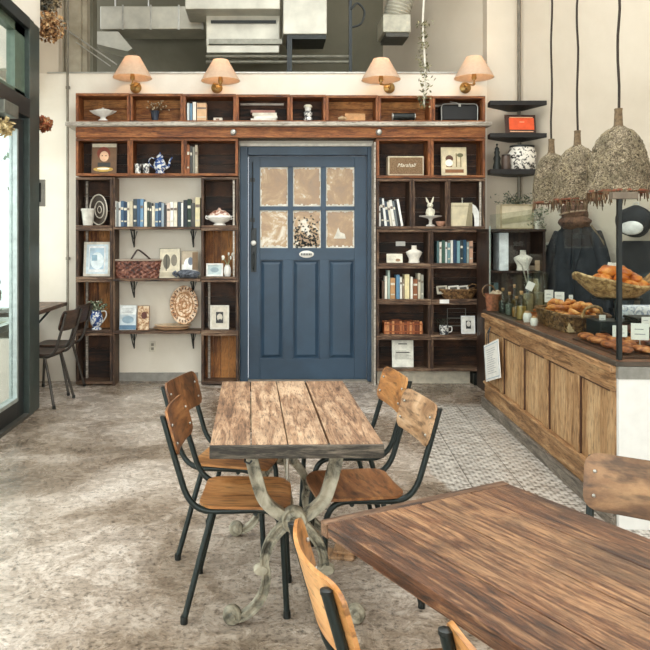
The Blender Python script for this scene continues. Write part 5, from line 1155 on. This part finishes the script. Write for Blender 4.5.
# wall thermostat and hung clothes on the right wall
wv = Vector((.46,-.89,0)).normalized(); wn = Vector((-wv.y*-1, -wv.x, 0)); wn = Vector((wv.y, -wv.x, 0)); aw = math.atan2(wv.y, wv.x)
def wallpt(px, off=0):
    k = (px-CX)/FPX; s = (2.684-k*7.63)/(k*wv.y-wv.x); p = Vector((2.684,7.63,0))+wv*s
    return p+wn*off
p = wallpt(552,.002)
t = thing('thermostat', 'white thermostat with a small screen on the right wall', 'thermostat', (p.x,p.y,ZZ(247,p.y)), aw)
obj('case', MB().box(-.06,-.03,-.045,.06,-.001,.045), P('#d9d5c8'), t, bev=.006); obj('display', MB().box(-.04,-.033,-.005,.0,-.0305,.02), P('#3c4038'), t)
p = wallpt(586,.03)
zt_ = ZZ(210, p.y)
MCoat = blotch('black_coat_cloth',[(.3,'#14161a'),(.7,'#2a2d31')],12,.85,5,.6,.4)
def cloth(prof, depth, n=40, folds=5, seed=0, amp=.02):
    """hung garment: sections (z, half width) with folds"""
    m = MB(); vs = []; fs = []
    pr = smoothpath([Vector((w, z, 0)) for z, w in prof], 4)
    for k, q in enumerate(pr):
        for i in range(n):
            a = 2*math.pi*i/n; f = 1+amp/max(q.x,.05)*math.sin(folds*a*2+seed+q.y*3)*min(1,k/len(pr)*2)
            vs.append((q.x*f*math.cos(a), -depth-.01+depth*f*math.sin(a)*(.45+.55*min(1,q.x/.2)), q.y))
    for k in range(len(pr)-1):
        for i in range(n): j = (i+1) % n; fs.append((k*n+i, k*n+j, (k+1)*n+j, (k+1)*n+i))
    fs += [tuple(range(n)), tuple((len(pr)-1)*n+i for i in range(n))[::-1]]
    return m.add(vs, fs)
t = thing('hanging_coat', 'long black coat hanging on the right wall under a brown hat', 'coat', (p.x,p.y,zt_), aw)
obj('coat', cloth([(-.12,.07),(-.2,.2),(-.3,.26),(-.5,.27),(-.75,.31),(-1.0,.36),(-1.12,.34)],.085,48,4,1,.045), MCoat, t, smooth=True)
obj('sleeve', MB().tube(smoothpath([(-.19,-.1,-.22),(-.29,-.11,-.45),(-.36,-.1,-.7),(-.42,-.09,-.92)],4),[.06,.062,.062,.062,.06,.06,.058,.057,.056,.055,.053,.05,.05],12), MCoat, t, smooth=True)
obj('sleeve', MB().tube(smoothpath([(.2,-.1,-.22),(.29,-.11,-.45),(.32,-.1,-.7),(.33,-.09,-.9)],4),[.06,.062,.062,.062,.06,.06,.058,.057,.056,.055,.053,.05,.05],12), MCoat, t, smooth=True)
obj('collar', MB().prism([(-.15,-.15),(.12,-.15),(.1,-.02),(-.12,-.02)],-.2,-.14), MCoat, t, bev=.02)
obj('lining_edge', MB().box(-.09,-.165,-.165,.04,-.152,-.14), P('#cfcfcb'), t, label='white lining edge at the collar')
obj('front_seam', MB().tube([(.03,-.19,-.22),(.05,-.2,-.6),(.06,-.2,-1.0)],.006,6), P('#0c0d0f'), t)
for s_ in (-1,1): obj('lapel', MB().prism([(0,0),(s_*.09,-.03),(s_*.10,-.2),(s_*.03,-.42)],0,.012,Matrix.Translation((.03,-.185,-.15)) @ Matrix.Rotation(R(90),4,'X')), MCoat, t)
obj('strap', MB().tube([(.2,-.15,-.15),(.3,-.12,-.3),(.34,-.1,-.55)],.008,6), P('#6b5b45'), t, smooth=True)
t = thing('brown_hat', 'brown furry hat hanging above the black coat on the right wall', 'hat', (p.x,p.y,zt_), aw)
MHt = blotch('brown_fur',[(.35,'#33211a'),(.6,'#6b4c3a')],40,.95,6,1,.8)
obj('crown', MB().ball((.0,-.13,-.03),.13,.11,.12,24,14,None,.12,3), MHt, t, smooth=True)
obj('brim', MB().ball((.0,-.13,-.12),.165,.125,.075,28,12,None,.15,6), MHt, t, smooth=True)
obj('band', MB().tube([(.135*math.cos(a), -.13+.11*math.sin(a), -.03+.02*math.cos(a)) for a in [R(180+18*k) for k in range(11)]],.009,6), P('#a08871'), t, smooth=True)
p = wallpt(646,.04); zt2 = ZZ(210, p.y)
t = thing('backpack_and_cap', 'black cap with a white peak hanging on the right wall above dark trousers', 'cap', (p.x,p.y,zt2), aw)
t.name = 'peaked_cap'
obj('crown', MB().ball((0,-.12,-.1),.17,.11,.14,24,12,None,.1,2), MCoat, t, smooth=True)
obj('peak', MB().ball((.05,-.225,-.16),.11,.03,.06,20,10,Matrix.Rotation(0,4,'Z')), P('#d8d7d3',.6), t, smooth=True, label='white peak')
obj('loop', MB().tube([(-.03,-.1,.03),(-.02,-.09,.06),(.02,-.09,.06),(.03,-.1,.03)],.005,6), P('#b9b7b0'), t, smooth=True)
t = thing('dark_trousers', 'dark apron and trousers hanging from a hook below the black cap', 'trousers', (p.x,p.y,zt2-.27), aw)
obj('waist', cloth([(0,.14),(-.12,.19),(-.3,.2)],.06,32,4,2,.01), MCoat, t, smooth=True)
for s_ in (-1, 1): obj('trouser_leg', MB().tube(smoothpath([(s_*.1,-.07,-.28),(s_*.12,-.08,-.5),(s_*.13,-.07,-.8)],4),[.085,.084,.082,.08,.078,.075,.072,.07,.07],14), P('#2b3236',.85,0,.25), t, smooth=True)

# ------------------------------------------------------------ hanging garland, dried bunches, switch on the left post
gx, gY = XY(424,7.1), 7.1
t = thing('hanging_garland', 'thin dry leafy garland hanging from the ceiling between the right lamps', 'garland', (gx,gY,ZZ(108,gY)))
rr = random.Random(14); f = MB()
H_ = ZC-t.location.z
obj('cord', MB().tube([(.01*math.sin(k),.01*math.cos(k*1.3),.02+k*(H_-.02)/14) for k in range(15)],.01,6), P('#d6d0c2',.8), t, smooth=True)
for k in range(240):
    z = rr.uniform(0,.86); p_ = Vector((rr.gauss(0,.022+.02*math.sin(z*9)**2), rr.gauss(0,.022), z)); a = Vector((rr.uniform(-1,1),rr.uniform(-1,1),rr.uniform(-1,1))).normalized()*.022; b_ = a.orthogonal().normalized()*.01
    f.add([p_-a,p_+b_,p_+a,p_-b_],[(0,1,2,3)])
obj('leaves', f, blotch('dry_olive_leaf',[(.4,'#4b4a2d'),(.55,'#85805a'),(.65,'#b9b08c')],24,.8), t)
def bunch(label, px, py, Y, r_, n, stops, seed, name='dried_flower_bunch'):
    t = thing(name, label, 'dried flowers', (-2.0 if False else XY(px,Y), Y, ZZ(py,Y))); rr = random.Random(seed); f = MB(); st = MB()
    for k in range(n):
        d_ = Vector((rr.gauss(0,1),rr.gauss(0,1),rr.gauss(0,1))).normalized()*r_*rr.uniform(.3,1); a = Vector((rr.uniform(-1,1),rr.uniform(-1,1),rr.uniform(-1,1))).normalized()*.025; b_ = a.orthogonal().normalized()*.016
        f.add([d_-a,d_+b_,d_+a,d_-b_],[(0,1,2,3)])
        if k % 8 == 0: st.tube([(0,0,r_*.9),d_],.002,4)
    obj('petals', f, blotch(name+'_%d' % seed, stops, 26,.85), t); obj('stems', st, P('#6a5638'), t)
DS = [(.38,'#4a2f1c'),(.5,'#8e6238'),(.64,'#c9a676')]
bunch('large bunch of dried brown flowers beside the top of the storefront post', 49,27,6.55,.15,300,DS,31)
bunch('dark dried bunch hanging at the very top left corner', 41,1,6.62,.12,220,[(.38,'#23241d'),(.5,'#4c4434'),(.64,'#8d7f66')],32)
bunch('small dried wreath hanging on the storefront post below the large bunch', 44,124,6.5,.075,140,[(.38,'#5a3b22'),(.5,'#a04f2f'),(.64,'#c9a46e')],33)
bunch('pale dried bunch hanging inside the glass door at the left edge', 5,127,5.4,.07,120,[(.38,'#8b7a55'),(.5,'#c3ab77'),(.64,'#e0d0a3')],34)
bunch('second dark bunch hanging beside the garland cord at the top left', 52,3,6.75,.09,120,[(.38,'#2e2a20'),(.5,'#6a5a41'),(.64,'#a08c68')],35)
t = thing('key_panel', 'dark key panel with hooks on the wall beside the storefront post', 'panel', (XY(45,6.6),6.6,ZZ(193,6.6)))
t.location = (XY(41.5,6.44),6.435,ZZ(193,6.44))
obj('board', MB().box(-.03,-.01,-.12,.035,.01,.12), P('#8d8a80'), t, bev=.004); obj('switches', MB().box(-.02,-.016,-.08,.0,-.0105,.09), M_black, t)

# ------------------------------------------------------------ things on the counter
M_cr = blotch('golden_pastry_crust',[(.35,'#8e4a1c'),(.5,'#c67a35'),(.66,'#e4ad66')],16,.45,5,.6,.25)
M_roll = blotch('orange_baked_roll',[(.35,'#9a4616'),(.5,'#cd7428'),(.66,'#e09a4b')],11,.35,4,.5,.15)
M_flat = blotch('brown_flat_pastry',[(.35,'#4f2413'),(.5,'#9c5628'),(.66,'#c98a4e')],18,.5,5,.7,.25)
M_dark = blotch('dark_glazed_loaf',[(.4,'#2a120b'),(.55,'#5c2a17'),(.68,'#98603b')],16,.4,5,.6,.25)
def croissant(s_=1, seed=0):
    pts = []; rs = []; n = 19
    for k in range(n):
        t_ = -1+2*k/(n-1); pts.append((.075*math.sin(t_*1.35), .055*(1-math.cos(t_*1.35))*1.2, .026+.004*math.cos(3*t_)))
        rs.append(s_*(.030*(1-abs(t_)**1.8)+.007)*(1+.12*math.cos(k*math.pi*.9)))
    return MB().tube(pts, rs, 12, Matrix.Scale(s_,4))
def local(o, x, y): return (o.x+math.cos(ca)*x-math.sin(ca)*y, o.y+math.sin(ca)*x+math.cos(ca)*y)
def onc(s, off, z=0):   # s metres from the near end, off metres back from the front edge
    x, y = local(cN, s, -off); return (x, y, ZW+z)
# long basket
bs, bo_ = 1.36, .26
t = thing('pastry_basket', 'long brown wicker basket of golden pastries standing on the counter', 'basket', onc(bs, bo_), ca)
obj('woven_body', woven(.37,.16,.115,60,7,.006,.88,5,54), M_wickb, t, smooth=True)
obj('rim', MB().tube(rimpath(.372,.162,.118,56,5), .011, 6, None, True), M_wickb, t, smooth=True)
obj('handle', MB().tube(smoothpath([(-.372,-.06,.11),(-.40,-.05,.17),(-.405,0,.19),(-.40,.05,.17),(-.372,.06,.11)],4), .010, 8), M_wick, t, smooth=True)
obj('liner', MB().box(-.325,-.128,.010,.325,.128,.07), P('#c9b08a',.9), t)
rr = random.Random(17); pr0 = None
k = 0
def pastry(mb, m, nm, label, loc, rot, group, cat):
    o = obj(nm, mb, m, None, loc, smooth=True); o.rotation_euler = rot; return tag(o, label, cat, group)
GP = 'golden pastries in the long basket'
for lay, (nx_, ny_, z0) in enumerate(((6,3,.078),(5,3,.118),(4,2,.152))):
    for i in range(nx_):
        for j in range(ny_):
            x = -.27+.54*(i+.5)/nx_ + rr.uniform(-.015,.015); y = -.105+.21*(j+.5)/ny_+rr.uniform(-.01,.01)
            wx, wy = local(Vector(onc(bs, bo_)), x, y)
            loc = (wx, wy, ZW+z0+rr.uniform(-.004,.008)); rot = (R(rr.uniform(-18,18)), R(rr.uniform(-14,14)), rr.uniform(0,6.28))
            lb_ = 'golden crescent pastry in the long basket, %s layer, %s row, %s from the near end' % (('bottom','middle','top')[lay], (('back','middle','front') if ny_ == 3 else ('back','front'))[j], num[i])
            if pr0 is None: pr0 = pastry(croissant(.74), M_cr, 'croissant', lb_, loc, rot, GP, 'pastry')
            else: c = pr0.copy(); COL.objects.link(c); c.location = loc; c.rotation_euler = rot; q = rr.uniform(.85,1.1); c.scale = (q,q,q); c['label'] = lb_
# boat basket on its stand
bx, by = XY(617,4.5), 4.5
zb_ = 1.135
st_ = thing('display_stand', 'black metal stand carrying the boat shaped basket on the counter', 'stand', (bx,by,ZW))
obj('base', MB().box(-.15,-.10,0,.17,.10,.125), M_black, st_, bev=.006)
obj('pole', MB().tube([(0,0,.125),(0,0,zb_-ZW-.012)], .014, 10), M_black, st_, smooth=True)
obj('tray', MB().box(-.12,-.08,zb_-ZW-.012,.12,.08,zb_-ZW-.003), M_black, st_, bev=.002)
t = thing('boat_basket', 'boat shaped straw basket with a wavy rim piled with round rolls', 'basket', (bx,by,zb_))
m = MB(); vs = []; fs = []; N = 96; Rr = 24
def wav(a): return .022*math.cos(3*a+.5)+.075*abs(math.cos(a))**6
for side in (0,1):
    for k in range(Rr+1):
        t_ = k/Rr
        for i in range(N):
            a = 2*math.pi*i/N; f = .42+.58*t_**.75; w = .0035*math.sin(34*a+k*.7)*(1 if (k//2)%2 else -1) if not side else 0
            vs.append(((.265*f+w-(.011 if side else 0))*math.cos(a), (.17*f+w-(.011 if side else 0))*math.sin(a), (.008 if side else 0)+t_*(.095+wav(a))))
    o = side*(Rr+1)*N
    for k in range(Rr):
        for i in range(N):
            j = (i+1)%N; q = (o+k*N+i,o+k*N+j,o+(k+1)*N+j,o+(k+1)*N+i); fs.append(q if not side else q[::-1])
fs.append(tuple(range(N))[::-1]); fs.append(tuple((Rr+1)*N+i for i in range(N)))
m.add(vs, fs); obj('woven_body', m, M_wick, t, smooth=True)
obj('rim', MB().tube([(.262*math.cos(a), .167*math.sin(a), .095+wav(a)) for a in [2*math.pi*i/72 for i in range(72)]], .011, 7, None, True), M_wick, t, smooth=True)
ro0 = None; pos = []
plb = []
for lay,(n_r, rx, ry, z) in enumerate(((9,.145,.07,.078),(6,.105,.052,.122),(3,.05,.03,.165))):
    ring = [(rx*math.cos(2*math.pi*i/n_r+lay*.4+.13), ry*math.sin(2*math.pi*i/n_r+lay*.4+.13), z) for i in range(n_r)]
    for half, nm_ in ((-1,'front'),(1,'back')):
        hs_ = sorted(p for p in ring if (p[1] < 0) == (half < 0))
        for i, p in enumerate(hs_): pos.append(p); plb.append('orange round roll in the boat basket, %s layer, %s side, %s from left' % (('bottom','middle','top')[lay], nm_, num[i]))

for i, (x, y, z) in enumerate(pos):
    loc = (bx+x, by+y, zb_+z); rot = (rr.uniform(-.3,.3), rr.uniform(-.3,.3), rr.uniform(0,6.28))
    if ro0 is None: ro0 = pastry(MB().ball((0,0,0),.054,.042,.034,22,14,None,.25,2), M_roll, 'bread_roll', plb[i], loc, rot, 'round rolls in the boat shaped basket', 'bread roll')
    else: c = ro0.copy(); COL.objects.link(c); c.location = loc; c.rotation_euler = rot; q = rr.uniform(.88,1.12); c.scale = (q,q,q); c['label'] = plb[i]
# flat pastries on the counter near the post, in overlapping-free rows on a board
tb = thing('serving_board', 'dark serving board with flat pastries at the near end of the counter', 'board', onc(.42,.36), ca)
obj('board', MB().box(-.38,-.31,0,.33,.31,.012), P('#4a3020',.4,0,.2), tb, bev=.003)
kinds = [('flat_pastry', MB().ball((0,0,.020),.084,.046,.02,20,8,None,.25,4), M_flat, 'long flat brown pastry in rows on the serving board', 'flat pastries on the serving board'),
         ('glazed_loaf', MB().ball((0,0,.024),.085,.036,.024,20,10,None,.25,7), M_dark, 'dark glazed loaf in rows on the serving board', 'dark glazed loaves on the serving board')]
first = {}
for i in range(4):
    for j in range(6):
        x = -.29+.17*i+rr.uniform(-.004,.004); y = .262-.102*j
        kd = 1 if (j in (2,3) and i in (0,1)) or (i == 3 and j > 3) else 0
        wx, wy = local(Vector(onc(.42,.36)), x+.02, y-.0); loc = (wx, wy, ZW+.0145); rot = (0, 0, ca+R(90 if False else 0)+rr.uniform(-.18,.18))
        nm, mb, mm, lb, gp = kinds[kd]; lb = '%s, %s row from the front, %s from the near end' % (('flat brown pastry on the board','dark glazed loaf on the board')[kd], num[j], num[i])
        if kd not in first: first[kd] = pastry(mb, mm, nm, lb, loc, rot, gp, 'pastry')
        else: c = first[kd].copy(); COL.objects.link(c); c.location = loc; c.rotation_euler = rot; q = rr.uniform(.9,1.02); c.scale = (q,q,q*1.1); c['label'] = lb; c['group'] = gp
# second layer of flat pastries leaning on top at the near edge
for i in range(3):
    x = -.24+.19*i; wx, wy = local(Vector(onc(.42,.36)), x, .05)
    c = first[1].copy(); COL.objects.link(c); c.location = (wx, wy, ZW+.072); c.rotation_euler = (0,0,ca+.5); c['label'] = 'dark glazed loaf lying on top of the rows, %s' % ('nearest the viewer','middle one','farthest one')[i]; c['group'] = 'dark loaves on top of the rows'
# price cards
def card(px, py, Y, w, h, label, lean=8, rz=0, foot=True):
    z0 = ZZ(py, Y)
    t = thing('price_card', label, 'price card', (XY(px,Y),Y,ZW+.0005), R(rz), 'white price cards on the counter')
    zb2 = z0-ZW-h
    obj('card', MB().box(-w/2,0,zb2,w/2,.003,zb2+h), M_paper, t)
    obj('holder', MB().tube([(0,.006,0),(0,.006,zb2+h*.4)], .003, 6).lathe([(0,0),(.018,0),(.016,.005),(0,.006)],12), M_steel, t, smooth=True)
    for q in range(2): obj('print', MB().box(-w*.3,-.0008,zb2+h*(.62-.3*q),w*(.2+.1*q),-.0001,zb2+h*(.67-.3*q)), P('#8f9296'), t)
card(549,290,5.62,.066,.095,'left of the two white price cards behind the long pastry basket')
card(559.5,292,5.50,.068,.085,'right of the two white price cards behind the long pastry basket', rz=-12)
card(571,295,5.45,.03,.06,'narrow white price card right of the pair behind the long basket')
card(602.5,315,4.48,.042,.068,'small white price card between the long basket and the serving board', rz=10)
card(620,325.5,3.86,.078,.062,'wide white price card right behind the black glass post')
card(640,323.5,3.92,.088,.09,'big tilted white price card right of the black glass post', rz=-20)
card(646,317,4.22,.05,.06,'white price card at the right edge behind the tilted card')
for i, (px, rz, lb) in enumerate(((609,-14,'left'),(618,10,'right'))):
    t = thing('price_card', '%s of the two white price cards standing in the boat basket behind the rolls' % lb, 'price card', (XY(px,4.63),4.63,zb_+.09), R(rz), 'white price cards in the boat basket')
    t.rotation_euler = (0, R((-1)**i*10), R(rz)); obj('card', MB().box(-.027,0,.07,.027,.003,.125), M_paper, t); obj('stick', MB().tube([(0,.005,0),(0,.005,.1)],.002,5), M_steel, t)
# far end: small basket, jars, bottles
x, y = XY(491.5,6.33), 6.33
t = thing('small_basket', 'small brown basket with a round handle at the far corner of the counter', 'basket', (x+.02,y,ZW))
obj('woven_body', MB().lathe([(0,0),(.06,0),(.075,.15),(.066,.15),(.055,.01),(0,.01)],30,fn=lambda a,k:1+.03*math.cos(15*a)), P('#7a4c33',.8,0,.3,.4,40), t, smooth=True)
obj('handle', MB().tube([(-.045+.055*math.cos(a), 0, .17+.055*math.sin(a)) for a in [2*math.pi*k/20 for k in range(20)]], .007, 6, None, True), M_wickb, t, smooth=True)
obj('cloth', MB().ball((.02,0,.15),.045,.04,.03,12,8,None,.6,2), P('#c9b39b',.9), t, smooth=True)
def bottle(px, Y, h, r_, label, liquid, name='glass_bottle', cork=True, neck=.35, cat='bottle'):
    t = thing(name, label, cat, (XY(px,Y),Y,ZW))
    obj('glass', MB().lathe([(0,0),(r_,0),(r_,h*.6),(r_*.9,h*.68),(r_*neck,h*.8),(r_*neck,h*.97),(r_*neck*1.15,h)],22,None,1,1,False), M_jar, t, smooth=True)
    obj('contents', MB().lathe([(0,.005),(r_*.9,.005),(r_*.9,h*.5),(0,h*.5)],18), P(liquid,.4,0,.2,0,30), t, smooth=True)
    if cork: obj('stopper', MB().lathe([(0,h*.93),(r_*neck*.85,h*.93),(r_*neck,h*1.06),(0,h*1.06)],14), M_cork, t, smooth=True)
bottle(503,6.15,.20,.038,'dark glass bottle nearest the small far basket','#2b3130')
bottle(509.5,5.98,.18,.036,'grey green jar second from the small far basket','#5b6560')
bottle(514.5,6.12,.23,.03,'tall slim amber bottle behind the jars','#8a6a3d')
bottle(516.5,5.80,.16,.036,'short amber jar with a cork before the slim bottle','#a5793c')
bottle(521.5,5.64,.21,.04,'clear bottle of golden liquid in front of the glass jars','#b08f4f')
bottle(528,6.05,.34,.048,'tall clear glass jar of pale sticks behind the bottles','#a6977a',neck=.8,cork=False,name='glass_jar',cat='jar')
bottle(537,6.10,.36,.05,'tall greyish glass jar right of the jar of pale sticks','#8d8672',neck=.85,cork=False,name='glass_jar',cat='jar')
bottle(544,6.2,.34,.04,'slim olive glass jar, rightmost of the tall jars','#6d6a52',neck=.85,cork=False,name='glass_jar',cat='jar')
t = thing('metal_tongs', 'pale metal tongs standing in the tall jar of pale sticks', 'tongs', (XY(527,6.05),6.05,ZW+.19))
obj('arm', MB().tube([(.02,0,.0),(-.05,-.02,.22),(-.09,-.02,.26)],.006,6), M_steel, t, smooth=True); obj('arm', MB().tube([(.02,.012,.0),(.0,0,.28)],.006,6), M_steel, t, smooth=True)
t = thing('hanging_tag', 'white tag tied to the tall jars at the back of the counter', 'tag', (XY(530,5.97),5.97,ZW+.235)); t.rotation_euler = (0,R(25),0)
obj('tag', MB().box(-.03,0,-.03,.03,.003,.04), M_paper, t); obj('string', MB().tube([(0,.002,.04),(0,.02,.08)],.002,4), M_black, t)
for i, (px, Y, s1, lb) in enumerate(((527.5,5.47,1,'left'),(534,5.25,.8,'right'))):
    LT('small_white_jar','%s of two small white jars at the left end of the long pastry basket' % lb,'jar',(XY(px,Y),Y,ZW),[('jar', MB().lathe([(0,0),(.028,0),(.034,.03),(.03,.06),(.022,.07),(0,.07)],16,Matrix.Scale(s1,4)), M_porc),('lid', MB().lathe([(0,.0705),(.024,.0705),(.02,.082),(0,.085)],14,Matrix.Scale(s1,4)), M_cork)])
tag(obj('wooden_tray', MB().box(-.14,-.07,0,.14,.07,.014).box(-.14,-.07,.0142,-.13,.07,.03).box(.13,-.07,.0142,.14,.07,.03), W_fascia, None, onc(2.06,.30), bev=.002), 'reddish wooden tray beside the bottles, left of the long basket', 'tray').rotation_euler = (0,0,ca)
for i in range(4):
    wx, wy = local(Vector(onc(2.06,.30)), -.09+.06*i, 0); c = pr0.copy(); COL.objects.link(c); c.location = (wx,wy,ZW+.034); c.rotation_euler = (0,0,1.2+.3*i); c.scale = (.8,.8,.8); c['label'] = 'small crescent pastry on the reddish tray, %s from the near end' % num[i]; c['group'] = 'pastries on the wooden tray'
t = thing('patterned_cloth_roll', 'white and blue patterned folded cloth under the boat basket', 'cloth', (XY(637,4.78),4.78,ZW))
obj('cloth', MB().box(-.12,-.06,0,.16,.06,.19), blotch('blue_white_cloth',[(.45,'#e9e9ea'),(.53,'#7d8ba3'),(.6,'#dfe3e8')],18,.9,4,.8), t, bev=.03)
t = thing('black_box', 'black box behind the price cards at the right edge of the counter', 'box', (XY(645,4.42),4.42,ZW))
obj('body', MB().box(-.09,-.08,0,.16,.08,.14), M_black, t, bev=.006); obj('lid', MB().box(-.095,-.085,.1405,.165,.085,.155), M_black, t, bev=.003)
